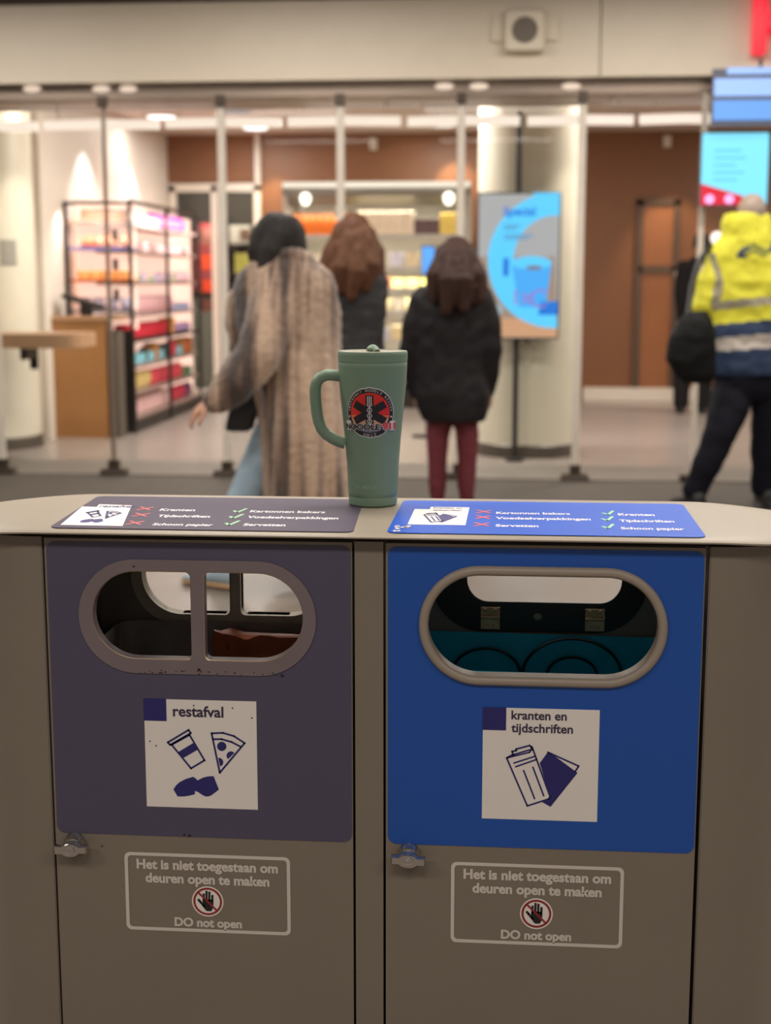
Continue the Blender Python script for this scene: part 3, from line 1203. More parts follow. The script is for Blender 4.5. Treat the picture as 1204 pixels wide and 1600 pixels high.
# ------------------------------------------------------------------ things on and around the shopfront
wf = lambda Y: (lambda u, v, w: (u, Y - w, v))          # upright plane facing the concourse


def emis(name, col, st=1.0, rough=.3):
    return mat(name, tuple(c * .25 for c in col), rough, emit=col, estr=st, var=.02)


YF_ = 7.47
sp = empty('wall_speaker', (.268, YF_, 2.875), 'square cream loudspeaker with a round grey grille on the fascia', 'speaker')
g = G()
rs = []
for d, k in ((0, 1.0), (.05, 1.0), (.075, .96), (.085, .90)):
    rs.append([(.268 + .128 * k * u, YF_ - d, 2.875 + .13 * k * v) for u, v in rrect(-1, 1, -1, 1, .22)])
g.rings(rs)
g.build('housing', m_cream, sp, 40)
g = G()
g.plate(circ(.268, 2.877, .079, 40), [], wf(YF_ - .085), .001, .008, 0)
g.build('grille', mat('speaker_grille', S(112, 100, 90), .6, var=.1, scale=60), sp)
for s_ in (-1, 1):
    G().box((.268 + s_ * .165, YF_ - .012, 2.90), (.09, .024, .16), taper=.85).build('bracket', m_cream, sp)

m_k = emis('sign_red', S(240, 4, 44), 1.0)
kk = empty('sign_letter', (1.84, YF_, 2.715), 'red illuminated letter K on the fascia above the entrance', 'sign')
g = G()
kp = lambda pts: [(1.672 + a * .36, 2.712 + b * .40) for a, b in pts]
shape = [(0, .02), (.02, 0), (.2, 0), (.225, .02), (.225, .36), (.27, .41), (.47, .03), (.50, 0), (.76, 0), (.46, .55), (.74, 1), (.5, 1), (.25, .60), (.225, .60), (.225, .98), (.2, 1), (.02, 1), (0, .98)]
g.plate(kp(shape), [], wf(YF_), .03, .10, 0)
g.build('lit_face', m_k, kk)
for dz in (2.78, 3.04):
    G().box((1.71, YF_ - .015, dz), (.03, .03, .03)).build('standoff', m_clamp, kk)

lb = empty('light_box', (1.63, 7.38, 2.28), 'blue light box hanging over the entrance under the red letter', 'sign')
G().box((1.63, 7.36, 2.45), (.40, .05, .34)).build('housing', mat('sign_housing', S(92, 96, 116), .4), lb)
g = G()
g.plate([(1.515, 2.585), (1.81, 2.585), (1.81, 2.625), (1.515, 2.625)], [], wf(7.33), .001, .006, 0)
g.plate([(1.44, 2.455), (1.81, 2.455), (1.81, 2.56), (1.44, 2.56)], [], wf(7.33), .001, .006, 0)
g.plate([(1.44, 2.31), (1.81, 2.31), (1.81, 2.43), (1.44, 2.43)], [], wf(7.33), .001, .006, 1)
g.build('lit_panel', [emis('sign_pale_blue', S(160, 196, 255), .95), emis('sign_blue', S(112, 172, 250), .8)], lb)
G().box((1.72, 7.35, 2.645), (.02, .02, .06)).build('hanger', m_clamp, lb)

ds = empty('hanging_screen', (1.605, 7.5, 1.8), 'cyan lit screen with a red lower corner beside the entrance', 'screen')
G().plate(rrect(1.388, 1.815, 1.795, 2.252, .012), [], wf(7.5), 0, .05, 0).build('bezel', mat('screen_bezel', S(60, 70, 84), .4), ds)
g = G()
g.plate(rrect(1.395, 1.808, 1.802, 2.245, .01), [], wf(7.45), .0005, .002, 0)
g.poly([(1.395, 1.802), (1.66, 1.802), (1.66, 1.858), (1.395, 1.935)], wf(7.45), .004, 1)
for u in (1.452, 1.575):
    g.poly(circ(u, 1.838, .03, 20), wf(7.45), .0055, 2)
for k in range(5):
    g.poly([(1.47, 2.13 - .045 * k), (1.47 + (.17, .2, .14, .19, .15)[k], 2.13 - .045 * k), (1.47 + (.17, .2, .14, .19, .15)[k], 2.145 - .045 * k), (1.47, 2.145 - .045 * k)], wf(7.45), .004, 3)
g.build('display', [emis('screen_cyan', S(128, 228, 255), .95), emis('screen_red', S(226, 34, 58), .85), emis('screen_lilac', S(250, 190, 255), .95), emis('screen_cyan_dim', S(108, 206, 240), .85)], ds, 0)
G().box((1.425, 7.535, 1.99), (.05, .07, .10)).build('mount', m_clamp, ds)

# advertising screen on a black pole in front of the right column
ad = empty('advertising_screen', (.253, 8.62, 0), 'tall advertising screen with a blue crescent on a black pole by the column', 'screen')
g = G()
g.tube([(.253, 8.645, .02), (.253, 8.645, 2.53)], .021, 16)
g.build('pole', m_black, ad, 50)
g = G()
g.lathe([(.07, .002), (.07, .022), (.03, .03)], (.253, 8.62, 0), 28)
g.build('base_plate', m_black, ad, 40)
G().plate(rrect(-.042, .560, .905, 1.955, .018), [], wf(8.62), 0, .06, 0).build('bezel', mat('ad_bezel', S(62, 58, 54), .35), ad, 40)
Dx = lambda x: -.030 + (x - 75) / 590 * .578
Dz = lambda y: 1.940 - (y - 110) / 1040 * 1.02
DP = lambda pts: [(Dx(x), Dz(y)) for x, y in pts]
wa = wf(8.56)
g = G()
g.plate(rrect(-.030, .548, .918, 1.942, .008), [], wa, .0005, .001, 0)
g.poly(DP([(75, 560), (640, 560), (665, 1150), (75, 1150)]), wa, .002, 1)
g.poly(DP([(75, 1010), (665, 1010), (665, 1150), (75, 1150)]), wa, .003, 2)
ocx, ocy = 640, 590
outer = [(ocx + 495 * math.cos(a), ocy - 492 * math.sin(a)) for a in (math.radians(87 + (273 - 87) * k / 40) for k in range(41))]
inner = [(ocx + 305 * math.cos(a), 575 - 312 * math.sin(a)) for a in (math.radians(272 - (272 - 85) * k / 30) for k in range(31))]
g.poly(DP(outer + inner), wa, .004, 3)
g.poly(DP([(470, 100), (665, 100), (665, 262), (560, 262), (500, 200)]), wa, .0045, 3)
g.poly(DP([(320, 610), (615, 610), (575, 930), (380, 930)]), wa, .005, 4)
g.poly(DP(circ(468, 605, 148, 30, 48)), wa, .006, 3)
g.poly(DP(circ(485, 640, 62, 20, 16)), wa, .007, 5)
g.poly(DP([(540, 890), (665, 885), (665, 985), (520, 985)]), wa, .0065, 7)
g.poly(DP(circ(225, 950, 34, 16, 44)), wa, .005, 8)
g.stroke(DP([(355, 810), (355, 905)]), .016, wa, .008, 6)
g.stroke(DP([(405, 830), (470, 900)]), .014, wa, .008, 6)
g.stroke(DP([(470, 830), (405, 900)]), .014, wa, .008, 6)
g.stroke(DP(arc(535, 865, 62, 50, 310, 16)), .014, wa, .008, 6)
g.text('Special', wa, .008, Dx(255), Dz(262), Dx(490) - Dx(255), 7, .03)
for y, x1 in ((330, 380), (352, 350), (400, 480), (422, 440)):
    g.poly(DP([(262, y), (x1, y), (x1, y + 13), (262, y + 13)]), wa, .008, 9)
g.poly(DP([(258, 570), (300, 570), (300, 700), (258, 700)]), wa, .0085, 7)
g.build('display', [emis('ad_grey', S(186, 186, 190), .75), emis('ad_taupe', S(176, 150, 134), .75), emis('ad_table', S(214, 164, 128), .85), emis('ad_cyan', S(92, 204, 255), 1.0), emis('ad_blue', S(74, 172, 250), .95), emis('ad_coffee', S(150, 140, 160), .6), emis('ad_pink', S(168, 132, 214), .8), emis('ad_deep_blue', S(34, 122, 224), .9), emis('ad_glass', S(170, 190, 200), .8), emis('ad_slate', S(96, 160, 206), .8)], ad, 0)
g = G()
g.tube([(.335 + .052 * math.sin(2 * PI * k / 30), 8.66, .80 - .09 * math.cos(2 * PI * k / 30) - .012) for k in range(30)], .0045, 8, 0, True)
g.box((.33, 8.63, .892), (.05, .04, .04))
g.build('cable', mat('grey_cable', S(140, 130, 116), .5), ad, 50)

# glowing tubes added in place of a bright reflection in the glass, and the downlights
m_tube = emis('reflection_tube', S(255, 236, 220), .95)
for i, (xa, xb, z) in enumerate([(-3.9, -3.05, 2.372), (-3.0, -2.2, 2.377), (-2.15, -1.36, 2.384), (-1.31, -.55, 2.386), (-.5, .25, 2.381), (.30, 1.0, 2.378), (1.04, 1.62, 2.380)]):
    t = empty('reflection_tube', ((xa + xb) / 2, 7.9, z), 'white glowing tube standing in for a reflection across the shopfront glass', 'lamp', 'reflection tubes behind the glass')
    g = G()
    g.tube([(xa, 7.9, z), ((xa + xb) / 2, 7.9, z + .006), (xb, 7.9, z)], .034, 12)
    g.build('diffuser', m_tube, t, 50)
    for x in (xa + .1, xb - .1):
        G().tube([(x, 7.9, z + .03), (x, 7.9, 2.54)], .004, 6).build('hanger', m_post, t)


def ceil_lamp(px, py, r, st, label, z=2.93, col=(250, 248, 250), name='ceiling_downlight', grp=None):
    d = _F + _R * ((px - 602) / FPX) - _U * ((py - 800) / FPX)
    p = CAM + d * ((z - CAM.z) / d.z)
    o = empty(name, (p.x, p.y, z), label, 'lamp', grp)
    G().lathe([(r * 1.15, .01), (r * 1.15, -.012), (r, -.016)], (p.x, p.y, z), 28).build('ring', m_post, o, 40)
    G().lathe([(r, -.016), (r * .96, -.024), (r * .5, -.03)], (p.x, p.y, z), 28).build('diffuser', emis('lamp_glow', S(*col), st), o, 40)


ceil_lamp(252, 180, .14, 2.2, 'round white ceiling lamp nearest the left wall of the shop')
ceil_lamp(399, 198, .13, 2.2, 'round white ceiling lamp in front of the inner glass door')
ceil_lamp(480, 187, .075, 2.2, 'small round ceiling lamp above the left end of the chilled display')
ceil_lamp(692, 192, .14, 2.2, 'round white ceiling lamp above the right end of the chilled display')
ceil_lamp(281, 192, .05, 2.0, 'tiny ceiling spot beside the lamp nearest the left wall', col=(200, 222, 255))
for px, lab in ((50, 'small warm stand-in glint in front of the left cream column'), (158, 'small warm stand-in glint at the head of the second glass post'), (200, 'small warm stand-in glint left of the inner glass door'), (694, 'small warm stand-in glint left of the advertising screen column'), (748, 'small warm stand-in glint over the advertising screen'), (892, 'small warm stand-in glint at the left edge of the open entrance')):
    p = at(px, 139 if px < 400 else 135, 7.575)
    o = empty('track_glint', p, lab, 'lamp')  # glowing stand-in for ceiling lamps reflected in the metal track
    G().ell(p, (.062, .022, .022)).build('lens', emis('glint_glow', S(250, 226, 204), .8), o)
    G().box(p + Vector((0, .012, 0)), (.16, .016, .05)).build('housing', m_track, o)
p = at(367, 168, 11.4)
sg = empty('hanging_sign', (p.x, p.y, p.z), 'small blank blue grey sign hanging from the shop ceiling', 'sign')
G().box(p, (.30, .03, .10)).build('panel', mat('sign_blue_grey', S(140, 146, 172), .5), sg)
for dx in (-.1, .1):
    G().tube([(p.x + dx, p.y, p.z + .05), (p.x + dx, p.y, 2.94)], .004, 6).build('hanger', m_post, sg)
for px, py, lab in ((583, 225, 'small white sensor box on the brown wall above the chilled display'), (1042, 221, 'small white sensor box on the brown wall above the dark framed door')):
    p = at(px, py, 14.17)
    o = empty('wall_sensor', (p.x, 14.19, p.z), lab, 'sensor')
    G().box((p.x, 14.17, p.z), (.08, .06, .12)).build('housing', m_white, o)
    G().ell((p.x, 14.14, p.z - .02), (.025, .015, .025)).build('lens', m_post, o)
p = at(1120, 372, 14.12)
o = empty('wall_lamp', (p.x, 14.19, p.z), 'small bright globe lamp on the brown wall beside the man', 'lamp')
G().ell((p.x, 14.11, p.z), (.07, .05, .07)).build('globe', emis('globe_glow', S(255, 246, 236), 1.6), o)
G().box((p.x, 14.18, p.z), (.06, .04, .06)).build('mount', m_clamp, o)

# ledge, counter and things at the left
ld = empty('wooden_ledge', (-3.45, 8.6, .83), 'pale wooden ledge in front of the left cream column', 'shelf')
g = G()
g.plate([(-4.6, 8.32), (-3.15, 8.32)] + arc(-3.15, 8.50, .18, -90, 0, 8)[1:] + [(-2.97, 8.86), (-4.6, 8.86)], [], lambda u, v, w: (u, v, w), .835, .94, 0)
g.build('board', m_woodlight, ld, 40)
g = G()
g.box((-3.46, 8.72, .80), (.045, .25, .13))
g.box((-3.46, 8.845, .76), (.06, .03, .22))
g.build('bracket', m_dark, ld)
pl = G()
a0, a1 = math.radians(-33), math.radians(-52)
cxy = (-3.96, 9.25)
K = 8
pl.rings([[(cxy[0] + r * math.cos(a), cxy[1] + r * math.sin(a), z) for r, z in ((.386, 1.45), (.386, 1.64), (.394, 1.64), (.394, 1.45))] for a in (a0 + (a1 - a0) * k / K for k in range(K + 1))])
tag(pl.build('notice_plate', mat('grey_plate', S(150, 144, 134), .5), None, 30, (-3.62, 9.0, 1.45)), 'small grey plate fixed to the left cream column', 'plate')

co = empty('wooden_counter', (-3.4, 10.0, 0), 'oak counter block between the left column and the wall shelves', 'counter')
g = G()
g.box((-3.42, 10.0, .50), (.46, .22, 1.0))
g.build('front_panel', m_wood, co)
G().box((-3.36, 10.0, 1.015), (.60, .26, .035)).build('top', m_woodlight, co)
G().box((-3.13, 10.0, .45), (.08, .2, .9)).build('end_panel', mat('counter_end_grey', S(88, 78, 70), .5), co)
cs = empty('counter_terminal', (-3.38, 10.0, 1.033), 'black slanted terminal standing on the oak counter', 'terminal')
G().box((-3.40, 10.0, 1.15), (.34, .2, .035), rot=Matrix.Rotation(.30, 3, 'Y')).build('screen', m_black, cs)
g = G()
g.box((-3.38, 10.0, 1.085), (.08, .1, .10))
g.build('stand', m_dark, cs)
rnd = random.Random(4)

# ------------------------------------------------------------------ products
PM = {}


def pmat(col):
    k = 'product_' + '_'.join(map(str, col))
    return mat(k, S(*col), .4, var=.12, scale=14)


def proto(kind, col, w, d, h):
    key = (kind, col, round(w, 3), round(d, 3), round(h, 3))
    if key in PM:
        return PM[key]
    g = G()
    if kind in ('snack_bag', 'sweet_bag'):
        rs = []
        for t, k in ((0, .25), (.06, .45), (.25, .95), (.5, 1), (.75, .9), (.94, .4), (1, .2)):
            rs.append([((w / 2) * (1 if abs(q) > .9 else 1) * math.copysign(min(1, abs(q) * 1.15), q), (d / 2) * k * s_, h * t) for q, s_ in [(c_, s2) for c_, s2 in ((-1, 0), (-.7, .8), (0, 1), (.7, .8), (1, 0), (.7, -.8), (0, -1), (-.7, -.8))]])
        g.rings(rs)
    elif kind in ('bottle', 'juice_bottle'):
        r = w / 2
        g.lathe([(r * .9, 0), (r, .01), (r, h * .62), (r * .85, h * .74), (r * .4, h * .86), (r * .4, h), ], (0, 0, 0), 14)
    elif kind in ('tub', 'cup'):
        r = w / 2
        g.lathe([(r * .78, 0), (r * .95, h * .88), (r * 1.04, h * .9), (r * 1.04, h), (r * .9, h)], (0, 0, 0), 16)
    elif kind == 'sandwich_pack':
        g.add([(-w / 2, -d / 2, 0), (w / 2, -d / 2, 0), (w / 2, d / 2, 0), (-w / 2, d / 2, 0), (-w / 2, d / 2, h), (w / 2, d / 2, h), (-w / 2, d / 2 - .03, h), (w / 2, d / 2 - .03, h)], [[0, 1, 2, 3], [0, 6, 7, 1], [6, 4, 5, 7], [3, 2, 5, 4], [0, 3, 4, 6], [1, 7, 5, 2]])
    else:   # carton: a box with folded bevelled edges
        e = min(w, d, h) * .08
        rs = []
        for z, i in ((0, e), (e, 0), (h - e, 0), (h, e)):
            rs.append([(a, b, z) for a, b in rrect(-w / 2 + i, w / 2 - i, -d / 2 + i, d / 2 - i, max(e, i) + e * .3, 2)])
        g.rings(rs)
    me = g.mesh(kind, [pmat(col)], 40)
    o = bpy.data.objects.new(kind, me)
    PM[key] = o
    return o


USED = set()


def put(kind, col, cname, w, d, h, loc, rz, where, group):
    p = proto(kind, col, w, d, h)
    o = p if id(p) not in USED else p.copy()
    USED.add(id(p))
    sc.collection.objects.link(o)
    o.location = loc
    o.rotation_euler = (0, 0, rz)
    tag(o, cname + ' ' + kind.replace('_', ' ') + ' ' + where, {'snack_bag': 'snack bag', 'sweet_bag': 'sweets', 'juice_bottle': 'bottle', 'sandwich_pack': 'sandwich'}.get(kind, kind), group)
    return o


# wall shelves: a bay facing out, and two bays along the left wall
m_back = mat('backlit_shelf_panel', S(240, 200, 184), .5, emit=S(255, 214, 196), estr=.95, var=.03)
m_shelf = mat('shelf_board', S(150, 128, 120), .4)
sh = empty('wall_shelving', (-3.3, 11.6, 0), 'backlit shelving with black posts along the left wall of the shop', 'shelving')
XF = -3.06
for (x, y) in ((-3.62, 10.28), (XF, 10.28), (XF, 11.62), (XF, 13.0), (-3.62, 10.24)):
    if (x, y) == (-3.62, 10.24):
        continue
    G().box((x, y, 1.0), (.03, .03, 2.0)).build('post', m_dark, sh)
G().box((-3.34, 10.28, 1.985), (.55, .025, .03)).build('rail', m_dark, sh)
G().box((XF, 11.64, 2.0), (.025, 2.70, .03)).build('rail', m_dark, sh)
G().box((-3.35, 10.58, 1.45), (.52, .02, 1.1)).build('back_panel', m_back, sh)
G().box((-3.40, 12.35, 1.05), (.03, 3.5, 1.9)).build('back_panel', m_back, sh)
G().box((-3.14, 11.64, .05), (.16, 2.72, .1)).build('plinth', m_dark, sh)
G().box((-3.33, 10.30, .45), (.5, .03, .9)).build('end_panel', m_dark, sh)
ZA = [(1.835, (150, 120, 100)), (1.60, (104, 100, 150)), (1.325, (178, 96, 60)), (1.06, (130, 120, 124))]
for z, c in ZA:
    G().box((-3.34, 10.43, z), (.53, .28, .025)).build('shelf', pmat(c), sh)
ZB = [1.80, 1.575, 1.30, 1.02, .80, .57, .34, .12]
for i, z in enumerate(ZB):
    G().box((-3.225, 11.64, z), (.31, 2.66, .024)).build('shelf', m_shelf if i not in (4,) else m_dark, sh)
for z in (1.70, 1.45, 1.19):
    G().box((-3.19, 10.27, z + .015), (.045, .012, .10)).build('price_tag', m_black, sh)

ORD = ['top', 'second', 'third', 'fourth', 'fifth', 'sixth', 'seventh', 'bottom']
wa_ = lambda i: 'on the %s shelf of the backlit end bay' % ORD[i]
put('carton', (140, 96, 62), 'long brown', .40, .24, .085, (-3.30, 10.43, 1.849), 0, wa_(0), 'goods on the backlit end bay')
for k in range(4):
    put('snack_bag', (248, 176, 140), 'pale orange', .105, .07, .105, (-3.49 + .12 * k, 10.42, 1.613), 0, wa_(1), 'goods on the backlit end bay')
put('snack_bag', (244, 120, 84), 'bright coral', .10, .07, .09, (-3.43, 10.34, 1.613), .1, wa_(1), 'goods on the backlit end bay')
for k in range(4):
    put('carton', (246, 170, 100), 'light orange', .10, .14, .075, (-3.51 + .115 * k, 10.42, 1.338), 0, wa_(2), 'goods on the backlit end bay')
for k in range(4):
    put('snack_bag', (214, 200, 224), 'pale lilac', .11, .08, .11, (-3.52 + .125 * k, 10.42, 1.073), 0, wa_(3), 'goods on the backlit end bay')

wb = lambda i: 'on the %s shelf of the long bays by the left wall' % ORD[i]
GB = 'goods on the long backlit shelves'
rows = {
    0: [('snack_bag', (196, 74, 160), 'magenta', .24, .16, .155, 6), ('carton', (190, 166, 150), 'grey beige', .18, .16, .10, 4)],
    1: [('tub', (226, 200, 200), 'rosy white', .11, .11, .09, 9), ('snack_bag', (150, 120, 116), 'dusky', .13, .08, .06, 5)],
    2: [('snack_bag', (228, 196, 206), 'pale pink', .13, .09, .10, 7), ('tub', (160, 190, 120), 'lime green', .10, .10, .07, 3), ('carton', (186, 170, 190), 'mauve', .12, .1, .07, 4)],
    3: [('snack_bag', (250, 190, 196), 'rose pink', .16, .10, .16, 8), ('carton', (170, 180, 220), 'powder blue', .16, .12, .07, 5)],
    4: [('carton', (226, 30, 62), 'scarlet', .20, .13, .13, 7), ('tub', (255, 170, 60), 'amber', .13, .13, .15, 2), ('snack_bag', (214, 176, 226), 'violet', .15, .10, .09, 4)],
    5: [('sweet_bag', (232, 60, 84), 'crimson', .13, .09, .16, 3), ('carton', (196, 128, 60), 'caramel brown', .16, .12, .16, 4), ('snack_bag', (60, 56, 60), 'black', .12, .09, .14, 3), ('carton', (140, 214, 232), 'ice blue', .20, .12, .09, 5)],
    6: [('sweet_bag', (244, 214, 140), 'pale yellow', .15, .10, .16, 4), ('sweet_bag', (236, 80, 96), 'coral red', .15, .10, .15, 6), ('carton', (90, 140, 96), 'leaf green', .12, .1, .09, 2)],
    7: [('carton', (246, 196, 196), 'blush', .22, .14, .14, 6), ('sweet_bag', (222, 60, 88), 'cherry red', .14, .10, .14, 4), ('snack_bag', (130, 70, 120), 'plum', .12, .09, .14, 2)],
}
for i, spec in rows.items():
    y = 10.40 if i > 3 else 10.80
    order = [s_ for s_ in spec for _ in range(s_[6])]
    if i in (1, 2, 5):
        random.Random(i + 2).shuffle(order)
    if i == 0:
        order = order[6:] + order[:6]
    tot = sum(s_[3] for s_ in order)
    gap = max(.012, (12.96 - y - tot) / len(order))
    for s_ in order:
        kind, col, cn, w_, d_, h_, _ = s_
        if y + w_ > 12.97:
            break
        put(kind, col, cn, w_, d_, h_, (-3.06 - .07 - d_ / 2, y + w_ / 2, ZB[i] + .0125), PI / 2, wb(i), GB)
        y += w_ + gap
m_orange = mat('orange_flag', S(214, 62, 10), .5, var=.03)
for z0, h_, c, lab in ((1.445, .145, None, 'bright orange shelf flag, upper of the two on the last post'), (1.205, .13, None, 'bright orange shelf flag, lower of the two on the last post'), (1.70, .17, 1, 'dull red brown shelf flag on the last post above the orange ones'), (1.00, .13, 1, 'dull red brown shelf flag on the last post below the orange ones')):
    a = empty('shelf_flag', (-3.03, 13.02, z0), lab, 'shelf sign')
    G().box((-2.98, 13.02, z0 + h_ / 2), (.11, .012, h_)).build('panel', m_orange if not c else mat('dull_flag', S(110, 62, 46), .5), a)
    G().box((-3.04, 13.02, z0 + h_ / 2), (.02, .02, h_ * .6)).build('clip', m_dark, a)

# things in the dim room behind the inner door
def simple(name, g, m, label, cat, org, smooth=40):
    return tag(g.build(name, m, None, smooth, org), label, cat)


g = G()
for k, (zz, rx, ry) in enumerate(((1.35, .17, .08), (1.55, .15, .09), (1.75, .13, .09), (1.95, .10, .07), (2.02, .03, .03))):
    pass
g.rings([[(-3.50 + rx * math.cos(2 * PI * k / 20) * (1 + .12 * math.sin(5 * 2 * PI * k / 20)), 15.45 + ry * math.sin(2 * PI * k / 20), zz) for k in range(20)] for zz, rx, ry in ((1.2, .19, .10), (1.45, .17, .10), (1.75, .15, .09), (1.95, .13, .08), (2.02, .05, .04))])
rj = empty('hanging_jacket', (-3.50, 15.45, 1.2), 'red jacket hanging behind the left leaf of the inner door', 'jacket')
g.build('cloth', mat('red_jacket', S(196, 70, 74), .7, emit=S(196, 70, 74), estr=0.0), rj)
g = G()
g.tube([(-3.50, 15.45, 2.01), (-3.50, 15.45, 2.06), (-3.50, 15.73, 2.08)], .008, 8)
g.build('hook', m_dark, rj)
lk = empty('storage_locker', (-3.50, 15.55, 0), 'grey green locker below the red jacket behind the inner door', 'locker')
G().box((-3.50, 15.55, .55), (.42, .3, 1.1)).build('body', mat('locker_grey_green', S(150, 152, 140), .5), lk)
G().box((-3.50, 15.395, .55), (.38, .012, 1.0)).build('door', mat('locker_grey_green', S(150, 152, 140), .5), lk)
G().box((-3.35, 15.38, .6), (.015, .03, .12)).build('handle', m_dark, lk)
rk = empty('storage_rack', (-3.0, 15.5, 0), 'dark rack behind the right leaf of the inner door', 'rack')
for z in (.5, 1.0, 1.4, 1.75):
    G().box((-3.0, 15.5, z), (.5, .36, .03)).build('shelf', m_dark, rk)
for dx in (-.24, .24):
    G().box((-3.0 + dx, 15.5, 1.05), (.03, .36, 2.1)).build('post', m_dark, rk)
simple('white_crate', G().box((-3.05, 15.45, 1.88), (.26, .24, .22)).box((-2.99, 15.325, 1.88), (.12, .012, .12), 1), [m_white, mat('crate_window', S(120, 96, 72), .5)], 'white box with a brown window on the top board of the dark rack', 'box', (-3.05, 15.45, 1.77))
simple('yellow_crate', G().box((-3.0, 15.45, 1.535), (.24, .24, .235)), mat('yellow_crate', S(206, 196, 96), .5), 'yellow box on the dark rack behind the inner door', 'box', (-3.0, 15.45, 1.42))
area('storeroom_lamp', (-3.1, 14.9, 2.8), (.6, .3), 40, (1, .95, .85))

# chilled display at the back
fx0, fx1, FY = -2.14, -.22, 13.0
fr = empty('chilled_display', ((fx0 + fx1) / 2, FY + .35, 0), 'long lit chilled display cabinet behind the waiting women', 'display fridge')
m_fr = mat('fridge_grey', S(190, 184, 172), .4)
m_frin = mat('fridge_inner', S(206, 196, 178), .5)
for x in (fx0, fx1):
    G().box((x, FY + .36, 1.1), (.04, .7, 2.2)).build('side_panel', m_fr, fr)
G().box(((fx0 + fx1) / 2, FY + .36, 2.30), (fx1 - fx0, .74, .05)).build('top_panel', m_fr, fr)
g = G()
g.rings([[(x, FY + a, b) for a, b in ((-.01, 2.33), (-.03, 2.30), (-.03, 2.25), (.02, 2.19), (.28, 2.10), (.30, 2.12), (.06, 2.29))] for x in (fx0 - .02, fx1 + .02)])
g.build('header', mat('fridge_header', S(150, 146, 136), .3, .3), fr, 20)
G().box(((fx0 + fx1) / 2, FY - .035, 2.305), (fx1 - fx0 + .02, .02, .05)).build('light_strip', emis('header_light', S(255, 246, 228), .95), fr)
G().box(((fx0 + fx1) / 2, FY + .69, 1.1), (fx1 - fx0, .03, 2.2)).build('back_panel', m_frin, fr)
ZF = [1.79, 1.46, 1.24, 1.0, .70, .3]
for z in ZF:
    s_ = G().box(((fx0 + fx1) / 2, FY + .36, z), (fx1 - fx0 - .05, .62, .02)).build('shelf', m_fr, fr)
    G().box(((fx0 + fx1) / 2, FY + .045, z - .012), (fx1 - fx0 - .05, .012, .05)).build('price_rail', m_fr, s_)
G().box(((fx0 + fx1) / 2, FY + .3, .1), (fx1 - fx0, .6, .2)).build('plinth', m_dark, fr)
for x in (-1.92, -.43):
    G().ell((x, FY + .02, 2.17), (.055, .05, .075)).build('spot', emis('fridge_spot', S(255, 252, 236), 2.5), fr)
for z in (2.08, 1.74, 1.42, 1.2, .95, .65):
    area('fridge_lamp', ((fx0 + fx1) / 2, FY + .12, z), (1.8, .05), 5.5, (1, .94, .82), (.5, 0, 0))
wc = lambda i: 'on the %s shelf of the chilled display' % ORD[i]
GC = 'goods in the chilled display'
rowsC = {
    0: [('juice_bottle', (255, 132, 44), 'orange', .075, .075, .22, 8), ('carton', (206, 176, 60), 'mustard yellow', .10, .1, .21, 1), ('carton', (236, 216, 190), 'cream', .10, .1, .24, 6), ('carton', (96, 70, 70), 'dark maroon', .09, .09, .16, 3), ('carton', (238, 206, 100), 'lemon yellow', .09, .09, .22, 2), ('carton', (240, 180, 70), 'golden', .07, .09, .25, 1)],
    1: [('tub', (240, 226, 206), 'creamy white', .15, .15, .13, 6), ('tub', (226, 222, 240), 'bluish white', .16, .16, .15, 1), ('tub', (236, 216, 180), 'ivory', .14, .14, .14, 2), ('tub', (222, 84, 100), 'red lidded', .13, .13, .15, 1), ('tub', (190, 204, 130), 'pale green', .11, .11, .15, 1)],
    2: [('sandwich_pack', (232, 206, 130), 'pale yellow', .13, .14, .10, 6), ('sandwich_pack', (226, 120, 70), 'orange red', .13, .14, .11, 3), ('sandwich_pack', (214, 208, 110), 'lime yellow', .12, .14, .10, 3)],
    3: [('sandwich_pack', (224, 206, 150), 'straw coloured', .13, .14, .13, 5), ('tub', (244, 228, 206), 'off white', .12, .12, .13, 4), ('tub', (226, 214, 96), 'bright yellow', .11, .11, .14, 3)],
    4: [('tub', (232, 120, 130), 'salmon pink', .13, .13, .15, 4), ('carton', (226, 206, 160), 'buff', .12, .12, .15, 5), ('tub', (200, 200, 220), 'grey blue', .12, .12, .12, 3)],
    5: [('carton', (240, 228, 216), 'plain white', .2, .14, .18, 7)],
}
for i, spec in rowsC.items():
    order = [s_ for s_ in spec for _ in range(s_[6])]
    if i in (2, 3, 4):
        random.Random(i).shuffle(order)
    tot = sum(s_[3] for s_ in order)
    gap = (fx1 - fx0 - .12 - tot) / len(order)
    x = fx0 + .06
    for s_ in order:
        kind, col, cn, w_, d_, h_, _ = s_
        xx = x + w_ / 2
        put(kind, col, cn, w_, d_, h_, (xx, FY + .16, ZF[i] + .0105), 0, wc(i), GC)
        x += w_ + gap

# self service tablet seen beside the girl's head
p = at(669, 407, 10.2)
tb = empty('order_tablet', (p.x, 10.2, 0), 'small blue lit tablet on a slim stand beside the girl in the black coat', 'tablet')
G().box((p.x, 10.2, p.z), (.115, .03, .25)).build('casing', m_black, tb)
G().box((p.x, 10.183, p.z), (.10, .006, .225)).build('display', emis('tablet_blue', S(88, 160, 246), .9), tb)
g = G()
g.tube([(p.x, 10.22, .02), (p.x, 10.22, p.z - .05)], .018, 12)
g.lathe([(.14, 0), (.14, .015), (.03, .025)], (p.x, 10.22, 0), 24)
g.build('stand', m_dark, tb, 40)

